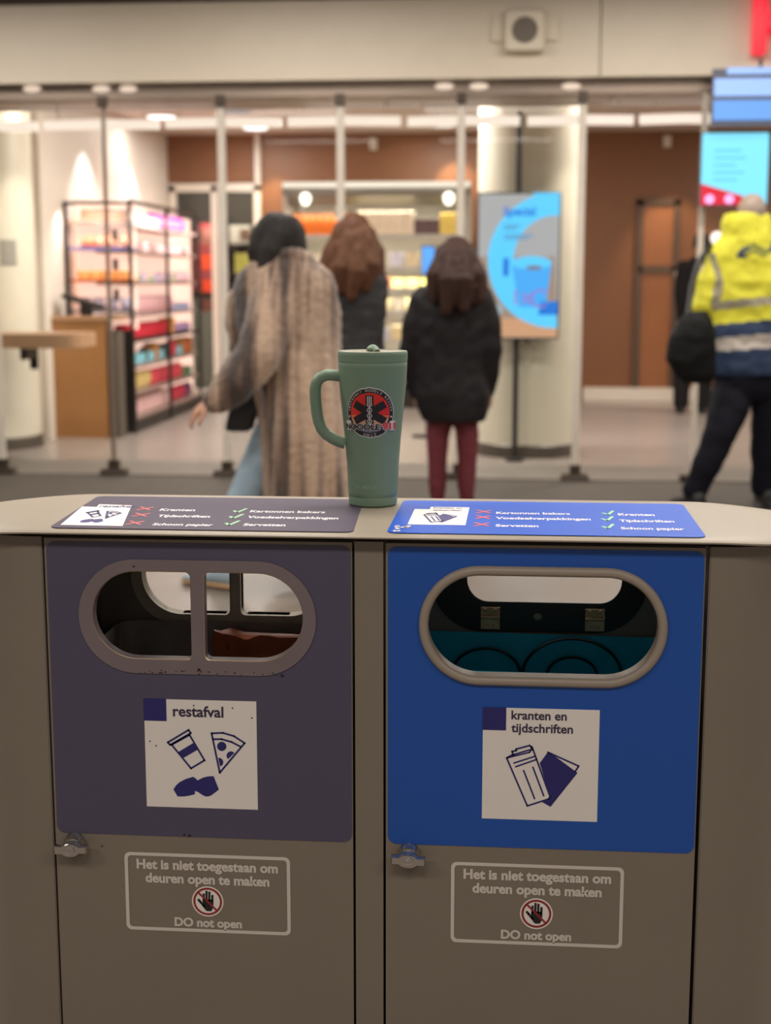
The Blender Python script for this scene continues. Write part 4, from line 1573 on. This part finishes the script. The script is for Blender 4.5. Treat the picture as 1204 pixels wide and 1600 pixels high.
# ------------------------------------------------------------------ people
m_skin = mat('skin', S(196, 146, 120), .5, var=.05, scale=20)
m_hairblack = mat('black_hair', S(38, 33, 32), .6, spec=.2, var=.35, scale=26, stretch=(3, 3, .25))
m_hairbrown = mat('chestnut_hair', S(92, 60, 42), .6, spec=.2, var=.4, scale=24, stretch=(3, 3, .25))
m_hairdark = mat('dark_brown_hair', S(58, 38, 32), .6, spec=.2, var=.35, scale=24, stretch=(3, 3, .25))
m_hairgrey = mat('grey_hair', S(150, 132, 118), .55, var=.2, scale=40)


def V(*a):
    return Vector(a)


def add_head(g, c, facing, r=(.074, .094, .112), tilt=0.0):
    """skull, jaw, nose, ears, brow and lips around c; facing = angle of the nose seen from above"""
    Rm = Matrix.Rotation(facing - PI / 2, 3, 'Z') @ Matrix.Rotation(tilt, 3, 'X')
    P = lambda x, y, z: Vector(c) + Rm @ Vector((x, y, z))
    g.ell(c, r, rot=Rm)
    g.ell(P(0, .022, -.055), (.056, .066, .062), rot=Rm)           # jaw
    g.ell(P(0, .070, -.098), (.024, .022, .018), rot=Rm)           # chin
    g.limb([P(0, .088, .012), P(0, .104, -.022)], (.009, .014), 10)  # nose
    g.ell(P(0, .086, -.058), (.024, .011, .009), rot=Rm)           # lips
    g.ell(P(0, .082, .026), (.052, .014, .012), rot=Rm)            # brow
    for s_ in (-1, 1):
        g.ell(P(s_ * .076, -.006, -.012), (.010, .018, .031), rot=Rm)  # ears
        g.ell(P(s_ * .036, .072, -.020), (.024, .020, .018), rot=Rm)   # cheeks
    return Rm


def add_hand(g, wr, d, nrm, thumb_side, s=1.0, curl=.35):
    """palm, four unequal fingers with knuckle bends, thumb from the side of the palm"""
    d = Vector(d).normalized()
    n = Vector(nrm)
    n = (n - d * n.dot(d)).normalized()
    l = d.cross(n) * thumb_side
    wr = Vector(wr)
    for off in (-.026, -.009, .009, .026):
        g.limb([wr + l * off * .5 * s, wr + (d * .045 + l * off * .95) * s, wr + (d * .088 + l * off) * s], (.016 * s, .0155 * s, .0125 * s), 10)
    for off, ln, fan in ((.031, .072, .10), (.0105, .082, .03), (-.0105, .076, -.04), (-.031, .060, -.13)):
        p = wr + (d * .088 + l * off) * s
        q = d + l * fan
        pts = [p]
        c = 0.0
        for k, f in enumerate((.42, .32, .26)):
            c += curl * (1.0 if k else .6)
            p = p + (q.normalized() * math.cos(c) + n * math.sin(c)) * ln * f * s
            pts.append(p)
        g.limb(pts, (.0092 * s, .0086 * s, .0080 * s, .0070 * s), 8)
    p = wr + (d * .03 + l * .028) * s
    pts = [p, p + (l * .030 + d * .022 + n * .008) * s, p + (l * .044 + d * .050 + n * .016) * s, p + (l * .046 + d * .072 + n * .026) * s]
    g.limb(pts, (.015 * s, .0125 * s, .0102 * s, .0085 * s), 8)


def body(name, org, label, head, facing, neck, chest, pelvis, sh, el, wr, hip, knee, ank, toe, hands, k=1.0, tilt=0.0, hs=1.0):
    g = G()
    add_head(g, head, facing, tilt=tilt, r=(.074 * hs, .094 * hs, .112 * hs))
    g.limb([Vector(head) - V(0, 0, .05), neck, (Vector(neck) + Vector(chest)) / 2], (.050 * k, .052 * k, .07 * k))
    g.limb([chest, (Vector(chest) + Vector(pelvis)) / 2, pelvis], (.125 * k, .105 * k, .125 * k), 20)
    for i in (0, 1):
        g.limb([chest, sh[i]], (.09 * k, .055 * k))
        g.limb([sh[i], (Vector(sh[i]) + Vector(el[i])) / 2, el[i]], (.052 * k, .047 * k, .038 * k))
        g.limb([el[i], (Vector(el[i]) * .7 + Vector(wr[i]) * .3), wr[i]], (.038 * k, .037 * k, .025 * k))
        g.limb([pelvis, hip[i]], (.11 * k, .085 * k))
        g.limb([hip[i], (Vector(hip[i]) + Vector(knee[i])) / 2, knee[i]], (.082 * k, .072 * k, .052 * k))
        g.limb([knee[i], Vector(knee[i]) * .7 + Vector(ank[i]) * .3, ank[i]], (.050 * k, .053 * k, .034 * k))
        g.limb([ank[i], toe[i]], (.034 * k, .026 * k))
        if hands[i]:
            d, n, ts = hands[i]
            add_hand(g, wr[i], d, n, ts, .98 * k)
    o = fuse(name, g, m_skin, None, .006, 2, origin=org)
    return tag(o, label, 'person')


def mpp(Y):
    """metres per pixel on the plane y = Y"""
    return (at(603, 500, Y) - at(602, 500, Y)).x


def loft(g, rows, n=40, folds=None):
    """rows of (px, py, half width in px, Y, depth radius): a closed skin of level rings"""
    rs = []
    for px, py, hw, Y, ry in rows:
        c = at(px, py, Y)
        rx = hw * mpp(Y)
        ring = []
        for k in range(n):
            a = 2 * PI * k / n
            f = 1 + (folds(a, c.z) if folds else 0)
            ring.append(V(c.x + rx * math.cos(a) * f, c.y + ry * math.sin(a) * f, c.z))
        rs.append(ring)
    g.rings(rs)
    return g


def shoe(name, heel, toe, m, parent, h=.085, wd=.046, sole=None):
    """a shoe from heel to toe with a sole"""
    heel, toe = Vector(heel), Vector(toe)
    d = (toe - heel)
    L = d.length
    d.normalize()
    l = d.cross(V(0, 0, 1)).normalized()
    u = l.cross(d)
    def build(prof, nm, mm):
        g = G()
        rs = []
        for t, w_, z0, z1 in prof:
            c = heel + d * L * t
            rs.append([c + l * w_ * wd * math.cos(a) + u * (z0 + (z1 - z0) * (.5 + .5 * math.sin(a))) for a in (2 * PI * k / 14 for k in range(14))])
        g.rings(rs)
        return g.build(nm, mm, parent, 60)
    build([(0, .55, .015, h), (.08, .75, .01, h * 1.15), (.3, .8, .01, h * 1.15), (.5, .85, .01, h * .8), (.75, 1, .01, h * .6), (.93, .75, .01, h * .45), (1, .3, .012, h * .25)], name, m)
    build([(-.02, .55, 0, .02), (.08, .85, 0, .022), (.45, .8, 0, .022), (.75, 1.05, 0, .022), (.95, .8, 0, .02), (1.03, .3, .002, .018)], 'sole', sole or m_black)


# --- the woman in the fur coat, walking off to the left
Y1 = 4.2
m_fur = bpy.data.materials.new('striped_fur')
m_fur.use_nodes = True
nt = m_fur.node_tree
pb = nt.nodes['Principled BSDF']
pb.inputs['Roughness'].default_value = .75
pb.inputs['Sheen Weight'].default_value = .35
tc = nt.nodes.new('ShaderNodeTexCoord')
mp_ = nt.nodes.new('ShaderNodeMapping')
mp_.inputs['Scale'].default_value = (13, 4, .55)
mp_.inputs['Rotation'].default_value = (0, .10, 0)
nz = nt.nodes.new('ShaderNodeTexNoise')
nz.inputs['Scale'].default_value = 1.25
nz.inputs['Detail'].default_value = 2
nz.inputs['Distortion'].default_value = .15
cr = nt.nodes.new('ShaderNodeValToRGB')
cr.color_ramp.elements[0].position = .40
cr.color_ramp.elements[0].color = (*S(60, 45, 37), 1)
cr.color_ramp.elements[1].position = .60
cr.color_ramp.elements[1].color = (*S(170, 143, 121), 1)
e_ = cr.color_ramp.elements.new(.48)
e_.color = (*S(116, 92, 77), 1)
nt.links.new(tc.outputs['Object'], mp_.inputs[0])
nt.links.new(mp_.outputs[0], nz.inputs['Vector'])
nt.links.new(nz.outputs[0], cr.inputs[0])
nt.links.new(cr.outputs[0], pb.inputs['Base Color'])
m_denim = mat('pale_denim', S(150, 170, 186), .8, var=.1, scale=30)
P = lambda x, y, dy=0: at(x, y, Y1 + dy)
org = at(470, 880, Y1)
org.z = 0
ankR, ankL = V(-1.035, 4.13, .10), at(486, 862, 4.72)
ankL.z = .09
w1 = body('person', org, 'person with black hair walking left in a long striped fur coat and pale jeans', P(430, 378), math.radians(150),
          P(444, 412), P(452, 480), P(462, 625), (P(424, 442, -.10), P(482, 442, .08)), (P(396, 560, -.26), P(508, 558, .05)), (P(328, 626, -.30), P(495, 636, .02)),
          (P(448, 645, .06), P(476, 648, -.06)), (P(402, 735, .02), P(482, 765, -.05)), (ankR, ankL), (V(-1.16, 4.19, .05), ankL + V(-.12, .05, -.05)),
          (((-.72, .05, -.62), (.55, .4, -.7), 1), None), .92)
g = G()
fold = lambda a, z: .075 * math.sin(7 * a + 2.0) * min(1, max(0, (1.25 - z) * 1.2)) + .02 * math.sin(9 * a + 3 * z)
loft(g, [(440, 392, 24, Y1, .085), (442, 402, 42, Y1, .13), (444, 414, 60, Y1, .16), (445, 428, 74, Y1, .175), (445, 450, 81, Y1, .185), (447, 500, 79, Y1, .19), (455, 555, 74, Y1, .19), (463, 610, 69, Y1, .20), (472, 660, 65, Y1, .21), (477, 720, 65, Y1, .22), (482, 775, 67, Y1, .24), (485, 830, 71, Y1, .25), (486, 858, 71, Y1, .25)], 60, fold)
# near sleeve swinging forward, far lapel
g.limb([P(432, 448, -.10), P(420, 500, -.18), P(404, 555, -.25), P(366, 600, -.29), P(340, 624, -.30)], (.095, .098, .098, .088, .066), 20)
g.limb([P(398, 440, .08), P(373, 470, .10), P(369, 505, .10), P(380, 548, .08)], (.06, .058, .056, .04), 16)
g.limb([P(494, 440, .04), P(507, 490, .03), P(509, 560, .04)], (.074, .074, .068), 16)
# deep folds down the back
for x0, x1, dy in ((470, 492, -.16), (500, 524, -.10), (446, 440, -.18)):
    g.limb([P(x0, 560, dy), P((x0 + x1) / 2, 680, dy - .05), P(x1, 840, dy - .08)], (.035, .05, .06), 12)
# big collar
g.tube([P(446 + 34 * math.cos(q), 409 + 10 * math.sin(q) + 4 * math.cos(q), .10 * math.sin(q)) for q in (2 * PI * k / 24 for k in range(24))], .042, 10, 0, True)


def fur_d(co):
    return .006 * noise.noise(co * 60) + .010 * noise.noise(Vector((co.x * 14, co.y * 14, co.z * 3.0)))


coat = fuse('fur_coat', g, m_fur, w1, .011, 2, fur_d)
g = G()
g.ell(P(431, 374, .0), (.098, .108, .118))
g.limb([P(446, 366, -.02), P(456, 398, -.03), P(452, 424, -.02)], (.085, .07, .05))
g.limb([P(416, 372, -.02), P(406, 398, -.05), P(403, 424, -.08)], (.07, .058, .03))
g.limb([P(436, 372, -.05), P(424, 400, -.09), P(412, 420, -.12)], (.075, .06, .03))
fuse('hair', g, m_hairblack, w1, .009, 3, lambda c: .004 * noise.noise(Vector((c.x * 60, c.y * 60, c.z * 6))))
g = G()
g.limb([P(446, 650, .05), P(424, 690, .03), P(402, 735, .02), P(372, 800, -.02), ankR + V(.01, 0, .03)], (.10, .095, .082, .075, .068))
g.limb([P(474, 650, -.03), P(482, 765, -.03), ankL + V(0, 0, .06)], (.10, .085, .07))
fuse('jeans', g, m_denim, w1, .012, 2, lambda c: .004 * noise.noise(c * 18))
m_tan = mat('tan_sole', S(190, 150, 104), .6)
m_tanshoe = mat('pale_shoe', S(158, 176, 190), .7)
shoe('shoe', V(-.985, 4.075, .006), V(-1.235, 4.20, .006), m_tanshoe, w1, .085, .045, m_tan)
shoe('shoe', (ankL.x + .06, ankL.y - .03, .003), (ankL.x - .19, ankL.y + .08, .003), m_tanshoe, w1, .085, .045, m_tan)
# black handbag under her arm
hb = P(381, 642, -.05)
bag = empty('handbag', hb - V(0, 0, .09), 'black handbag with a gold clasp carried under the sleeve of the fur coat', 'bag')
g = G()
rs = []
for t, kx, ky in ((-.088, .7, .7), (-.075, .95, 1), (.0, 1, 1.05), (.07, .92, .85), (.088, .8, .6)):
    rs.append([(hb.x + u * .062 * kx + t * .28, hb.y + v * .04 * ky, hb.z + t) for u, v in rrect(-1, 1, -1, 1, .45)])
g.rings(rs)
g.build('pouch', mat('black_leather', S(24, 24, 28), .35), bag, 60)
g = G()
g.ell((hb.x - .035, hb.y - .050, hb.z + .03), (.016, .008, .014))
g.build('clasp', mat('gold_clasp', S(200, 160, 90), .3, .8), bag)
g = G()
g.tube([hb + V(-.06, 0, .08), P(404, 560, -.05), P(430, 470, -.08), P(436, 440, -.05), P(446, 470, .05), hb + V(.06, .02, .08)], .007, 8)
g.build('strap', m_black, bag, 60)

# --- the woman with long chestnut hair
Y2 = 6.3
P = lambda x, y, dy=0: at(x, y, Y2 + dy)
org = P(560, 780)
org.z = 0
aL, aR = org + V(-.10, .02, .09), org + V(.10, .0, .09)
w2 = body('person', org, 'person with long chestnut hair in a dark grey jacket facing the shop', P(553, 372), math.radians(96), P(556, 412), P(560, 470), P(562, 590),
          (P(526, 442), P(588, 444)), (P(508, 518, .04), P(584, 525, -.02)), (P(519, 580, .19), P(581, 585, .16)),
          (P(546, 600), P(578, 600)), (org + V(-.10, .01, .5), org + V(.10, .01, .5)), (aL, aR), (aL + V(-.02, .14, -.05), aR + V(.02, .14, -.05)), (((0, .9, -.3), (0, -.2, -1), -1), ((0, .9, -.3), (0, -.2, -1), 1)), .95)
g = G()
loft(g, [(556, 404, 16, Y2, .06), (557, 416, 30, Y2, .09), (558, 432, 42, Y2, .115), (560, 470, 43, Y2, .13), (561, 520, 39, Y2, .13), (562, 570, 40, Y2, .14), (562, 600, 43, Y2, .15), (562, 618, 42, Y2, .15)], 40, lambda a, z: .02 * math.sin(6 * a + 9 * z))
g.limb([P(522, 440), P(508, 480, .02), P(507, 520, .04), P(518, 575, .18)], (.068, .066, .06, .05))
g.limb([P(590, 440), P(588, 480, -.03), P(583, 528, -.04), P(580, 580, .14)], (.066, .064, .060, .05))
fuse('jacket', g, mat('charcoal_jacket', S(54, 52, 54), .6, spec=.25, var=.2, scale=14), w2, .011, 2, lambda c: .006 * noise.noise(Vector((c.x * 12, c.y * 12, c.z * 26))))
g = G()
g.ell(P(553, 368), (.094, .11, .135))
for x0, y0, x1, y1, x2, y2, dy, r in ((536, 360, 520, 406, 504, 424, -.05, .055), (548, 372, 534, 420, 526, 450, -.13, .058), (560, 372, 558, 425, 548, 462, -.15, .058), (572, 368, 580, 415, 572, 450, -.12, .056), (562, 350, 589, 395, 594, 440, -.02, .046), (545, 350, 514, 398, 502, 424, .0, .048), (540, 380, 524, 425, 514, 444, -.09, .05)):
    g.limb([P(x0, y0, dy * .5), P(x1, y1, dy), P(x2, y2, dy)], (r * 1.1, r, r * .55))
rr = random.Random(5)
for k in range(12):
    x = 508 + 6.5 * k
    e = rr.uniform(-8, 12)
    g.limb([P(530 + 4.2 * k, 385, -.10), P(x + 2, 425 + e * .4, -.15 + .0022 * (k - 6) ** 2), P(x + rr.uniform(-5, 3), 448 + e, -.14 + .003 * (k - 6) ** 2)], (.03, .026, .008), 8)
fuse('hair', g, m_hairbrown, w2, .008, 1, lambda c: .006 * noise.noise(Vector((c.x * 45, c.y * 45, c.z * 5))))
g = G()
for hx, kx, a in ((546, -.10, aL), (578, .10, aR)):
    g.limb([P(hx, 606), org + V(kx, .01, .5), a + V(0, 0, .02)], (.105, .078, .06))
fuse('trousers', g, m_black, w2, .012, 2)
for a in (aL, aR):
    shoe('shoe', (a.x, a.y - .06, .003), (a.x, a.y + .19, .003), m_black, w2)

# --- the girl in the black coat
Y3 = 6.0
P = lambda x, y, dy=0: at(x, y, Y3 + dy)
org = P(706, 800)
org.z = 0
aL, aR = P(683, 790), P(729, 790)
aL.z = aR.z = .08
w3 = body('person', org, 'person with dark hair in a black padded coat and burgundy trousers', P(712, 405), math.radians(80), P(710, 440), P(707, 490), P(705, 610),
          (P(664, 462), P(752, 462)), (P(646, 545), P(766, 545)), (P(652, 610, .06), P(762, 612, .06)),
          (P(688, 625), P(726, 625)), (P(684, 715), P(729, 715)), (aL, aR), (aL + V(-.01, .14, -.045), aR + V(.01, .14, -.045)), (((0, .35, -.9), (.6, .6, 0), 1), ((0, .35, -.9), (-.6, .6, 0), -1)), .88)
g = G()
quilt = lambda a, z: .018 * math.sin(z * 2 * PI / .095) + .012 * math.sin(7 * a)
loft(g, [(711, 430, 20, Y3, .07), (711, 440, 38, Y3, .10), (709, 452, 52, Y3, .125), (706, 475, 60, Y3, .14), (704, 510, 60, Y3, .145), (704, 545, 58, Y3, .145), (704, 580, 58, Y3, .15), (706, 615, 60, Y3, .16), (708, 640, 56, Y3, .16), (709, 657, 50, Y3, .155)], 48, quilt)
g.limb([P(662, 468), P(648, 505), P(642, 545), P(644, 582, .04), P(652, 612, .07)], (.075, .072, .064, .058, .05))
g.limb([P(750, 466), P(763, 505), P(766, 545), P(765, 582, .03), P(760, 610, .06)], (.075, .072, .066, .058, .05))
g.tube([P(711 + 30 * math.cos(q), 452 + 12 * math.sin(q), -.04 + .10 * math.sin(q)) for q in (2 * PI * k / 20 for k in range(20))], .045, 10, 0, True)
fuse('padded_coat', g, mat('black_padded_coat', S(26, 22, 24), .6, spec=.25, var=.15, scale=12), w3, .011, 2, lambda c: .006 * noise.noise(c * 16))
g = G()
g.ell(P(712, 405), (.098, .112, .128))
for x0, y0, x1, y1, x2, y2, dy, r in ((696, 398, 683, 432, 678, 466, -.14, .055), (708, 400, 702, 440, 698, 484, -.20, .058), (720, 400, 724, 440, 724, 480, -.20, .058), (730, 398, 743, 432, 748, 466, -.13, .052), (700, 392, 676, 430, 671, 456, -.04, .045), (726, 392, 748, 430, 754, 456, -.04, .045)):
    g.limb([P(x0, y0, dy * .5), P(x1, y1, dy), P(x2, y2, dy)], (r * 1.1, r, r * .6))
rr = random.Random(9)
for k in range(12):
    x = 672 + 7 * k
    e = rr.uniform(-8, 12)
    g.limb([P(690 + 4 * k, 415, -.12), P(x + 1, 448 + e * .4, -.19 + .0022 * (k - 6) ** 2), P(x + rr.uniform(-4, 4), 474 + e, -.18 + .003 * (k - 6) ** 2)], (.03, .026, .008), 8)
fuse('hair', g, m_hairdark, w3, .008, 1, lambda c: .006 * noise.noise(Vector((c.x * 45, c.y * 45, c.z * 5))))
g = G()
g.limb([P(690, 620), P(724, 620)], (.11, .11))
g.limb([P(690, 640), P(684, 680), P(683, 715), P(683, 760), aL + V(0, 0, .04)], (.072, .066, .056, .052, .042))
g.limb([P(725, 640), P(730, 680), P(730, 715), P(728, 760), aR + V(0, 0, .04)], (.072, .066, .056, .052, .042))
fuse('trousers', g, mat('burgundy_cloth', S(104, 36, 46), .75, var=.12, scale=20), w3, .010, 2, lambda c: .003 * noise.noise(c * 30))
for a in (aL, aR):
    shoe('boot', (a.x, a.y - .055, .003), (a.x, a.y + .18, .003), m_black, w3, .09)

# --- the railway man in the yellow jacket
Y4 = 6.5
P = lambda x, y, dy=0: at(x, y, Y4 + dy)
org = P(1160, 800)
org.z = 0
aL, aR = P(1082, 766, -.12), P(1190, 775, .06)
aL.z = aR.z = .095
w4 = body('person', org, 'person with short grey hair in a yellow and navy reflective work jacket', P(1174, 335), math.radians(75), P(1174, 372), P(1178, 440), P(1178, 580),
          (P(1124, 402), P(1236, 400)), (P(1104, 480, -.02), P(1254, 484)), (P(1106, 548, .08), P(1250, 560, .12)),
          (P(1154, 592), P(1202, 592)), (P(1124, 680, -.12), P(1196, 688, .03)), (aL, aR), (aL + V(-.03, .09, -.045), aR + V(.01, .10, -.045)), (((.1, .25, -.95), (.7, .5, 0), 1), ((0, .3, -.95), (-.7, .5, 0), -1)), 1.0)
mY = mat('hivis_yellow', S(214, 207, 50), .6, var=.06, scale=10)
mN = mat('jacket_navy', S(32, 52, 84), .65, var=.08, scale=10)
mR = mat('reflective_silver', S(196, 186, 176), .35, .1, var=.04)
mR2 = mat('reflective_grey', S(150, 142, 122), .4, .1, var=.04)
g = G()
loft(g, [(1168, 334, 33, Y4, .105), (1168, 350, 38, Y4, .12), (1169, 368, 41, Y4, .13), (1172, 384, 55, Y4, .14), (1176, 402, 68, Y4, .15), (1179, 440, 74, Y4, .165), (1180, 490, 76, Y4, .17), (1180, 540, 77, Y4, .175), (1181, 578, 78, Y4, .175), (1181, 586, 76, Y4, .17)], 48, lambda a, z: .02 * math.sin(5 * a + 7 * z) + .012 * math.sin(11 * a - 12 * z))
g.limb([P(1126, 408), P(1108, 446, -.02), P(1100, 486, -.03), P(1104, 526, .03)], (.085, .082, .074, .06))
g.limb([P(1236, 408), P(1254, 446), P(1260, 486), P(1254, 530, .06)], (.085, .082, .074, .06))


def jacket_zone(c):
    q = c - CAM
    dpt = q.dot(_F)
    px, py = 602 + FPX * q.dot(_R) / dpt, 800 - FPX * q.dot(_U) / dpt
    k = (1204 - px) / 94
    if py > 499 + 9 * k and px > 1104:
        if 521 + 8 * k < py < 543 + 7 * k:
            return 2
        return 1
    if px > 1112 and 463 + 9 * k < py < 476 + 10 * k:
        return 3
    t = (py - 395) / 48
    if 0 < t < 1 and abs(px - (1111 + 15 * t)) < 5:
        return 3
    if 438 < py < 478 and abs(px - (1123 - (py - 438) * .14)) < 7:
        return 3
    return 0


jk = fuse('work_jacket', g, [mY, mN, mR, mR2], w4, .009, 2, lambda c: .010 * noise.noise(Vector((c.x * 6, c.y * 6, c.z * 11))) + .005 * noise.noise(c * 22), jacket_zone)
from mathutils.bvhtree import BVHTree
bvh = BVHTree.FromPolygons([v.co + Vector(jk['_o']) for v in jk.data.vertices], [list(p.vertices) for p in jk.data.polygons])
g = G()


def drape(u, v, w):
    """a mark lying on the back of the jacket, placed by metres across and up"""
    hit = bvh.ray_cast(V(u, Y4 - 1.5, v), V(0, 1, 0))
    y = hit[0].y if hit[0] else Y4 - .17
    return (u, y - w, v)


c0 = P(1178, 390)
em = lambda pts: [(c0.x + a * 1.1, c0.z + b * 1.1) for a, b in pts]


def dense(pts, n=6):
    out = []
    for a, b in zip(pts, pts[1:]):
        out += [(a[0] + (b[0] - a[0]) * k / n, a[1] + (b[1] - a[1]) * k / n) for k in range(n)]
    return out + [pts[-1]]


for pts, wd, mi in (([(-.052, .012), (-.03, .022), (0, .012), (.025, -.004), (.05, -.004), (.066, .012)], .019, 0), ([(-.062, -.018), (-.04, -.004), (-.01, -.010), (.02, -.026), (.04, -.024)], .019, 0),
                    ([(-.098, -.030), (-.082, -.006), (-.058, .006)], .024, 1), ([(-.098, -.030), (-.072, -.034)], .020, 1), ([(.066, -.002), (.088, .016), (.104, .036)], .024, 1), ([(.074, .036), (.106, .030)], .020, 1)):
    g.stroke(em(dense(pts)), wd, drape, .006 + .001 * mi, mi)
eb = g.build('emblem', [mat('emblem_olive', S(140, 140, 60), .6), mat('emblem_navy', S(46, 58, 80), .6)], w4, 0, fix=False)
eb['label'] = 'dark double arrow emblem'
g = G()
add = Matrix.Rotation(math.radians(75) - PI / 2, 3, 'Z')
g.ell(P(1174, 333, -.012), (.083, .096, .110))
g.ell(P(1174, 352, -.05), (.066, .05, .06))
fuse('hair', g, m_hairgrey, w4, .008, 2, lambda c: .002 * noise.noise(c * 90))
g = G()
g.limb([P(1158, 560), P(1206, 560)], (.15, .15))
g.limb([P(1154, 596, -.02), P(1206, 598, .01)], (.14, .138))
g.limb([P(1152, 590, .0), P(1138, 640, -.07), P(1122, 684, -.12), P(1102, 730, -.13), aL + V(.01, 0, .03)], (.128, .115, .096, .082, .072))
g.limb([P(1206, 590), P(1202, 640, .02), P(1198, 690, .03), P(1194, 735, .05), aR + V(0, 0, .03)], (.128, .112, .094, .08, .072))
fuse('trousers', g, mat('navy_work_trousers', S(17, 17, 27), .8, spec=.2, var=.15, scale=10), w4, .012, 2, lambda c: .008 * noise.noise(Vector((c.x * 9, c.y * 9, c.z * 14))))
shoe('shoe', aL + V(.04, -.08, -.09), aL + V(-.08, .20, -.09), m_black, w4, .11, .06)
shoe('shoe', aR + V(.02, -.08, -.09), aR + V(.03, .21, -.09), m_black, w4, .1, .055)
# his shoulder bag
bc = P(1083, 545, -.30)
sb = empty('shoulder_bag', bc - V(0, 0, .2), 'large black shoulder bag hanging at the side of the yellow jacket', 'bag')
g = G()
loft(g, [(1090, 486, 14, Y4 - .28, .05), (1088, 500, 26, Y4 - .28, .09), (1083, 525, 36, Y4 - .28, .115), (1080, 560, 38, Y4 - .28, .12), (1086, 585, 32, Y4 - .28, .11), (1090, 598, 22, Y4 - .28, .08)], 32, lambda a, z: .06 * math.sin(3 * a + 5 * z))
fuse('pouch', g, mat('black_nylon', S(13, 12, 12), .7, spec=.2, var=.2, scale=12), sb, .011, 2, lambda c: .008 * noise.noise(c * 14))
g = G()
g.tube([P(1074, 500, -.30), P(1080, 450, -.17), P(1093, 406, -.12), P(1110, 386, -.02), P(1113, 392, .09), P(1106, 420, .12)], .013, 8, 0, flat=1.6)
g.build('strap', m_black, sb, 60)

# --- someone in dark clothes further back, half hidden by the shoulder bag
Y5 = 12.6
P = lambda x, y, dy=0: at(x, y, Y5 + dy)
org = P(1082, 640)
org.z = 0
aL, aR = org + V(-.12, 0, .08), org + V(.10, 0, .08)
w5 = body('person', org, 'person in dark clothes deep in the shop behind the man with the bag', P(1096, 384), math.radians(60), P(1096, 404), P(1094, 432), P(1090, 510),
          (P(1066, 416), P(1120, 416)), (P(1062, 458), P(1126, 458)), (P(1064, 500), P(1124, 500)),
          (P(1078, 520), P(1100, 520)), (org + V(-.12, .02, .5), org + V(.10, .02, .5)), (aL, aR), (aL + V(-.02, .14, -.05), aR + V(.04, .13, -.05)), (((0, .2, -.95), (.6, .5, 0), 1), ((0, .2, -.95), (-.6, .5, 0), -1)), .98)
g = G()
loft(g, [(1096, 400, 10, Y5, .06), (1095, 408, 22, Y5, .10), (1094, 420, 28, Y5, .13), (1093, 450, 28, Y5, .14), (1091, 500, 28, Y5, .15), (1089, 550, 29, Y5, .16), (1088, 570, 29, Y5, .16)], 32)
g.limb([P(1068, 418), P(1063, 458), P(1065, 502)], (.075, .068, .055))
g.limb([P(1120, 418), P(1126, 458), P(1124, 502)], (.075, .068, .055))
fuse('long_coat', g, mat('dark_long_coat', S(22, 19, 19), .8, spec=.2), w5, .014, 2)
g = G()
g.ell(P(1096, 382), (.088, .10, .118))
fuse('hair', g, m_hairblack, w5, .01, 2)
g = G()
for kx, a, hx in ((-.12, aL, 1078), (.10, aR, 1100)):
    g.limb([P(hx, 540), org + V(kx, .02, .5), a + V(0, 0, .02)], (.115, .095, .08))
fuse('trousers', g, mat('dark_trousers', S(24, 21, 20), .8, spec=.2), w5, .014, 2)
for a in (aL, aR):
    shoe('shoe', (a.x, a.y - .07, .003), (a.x, a.y + .20, .003), m_black, w5)
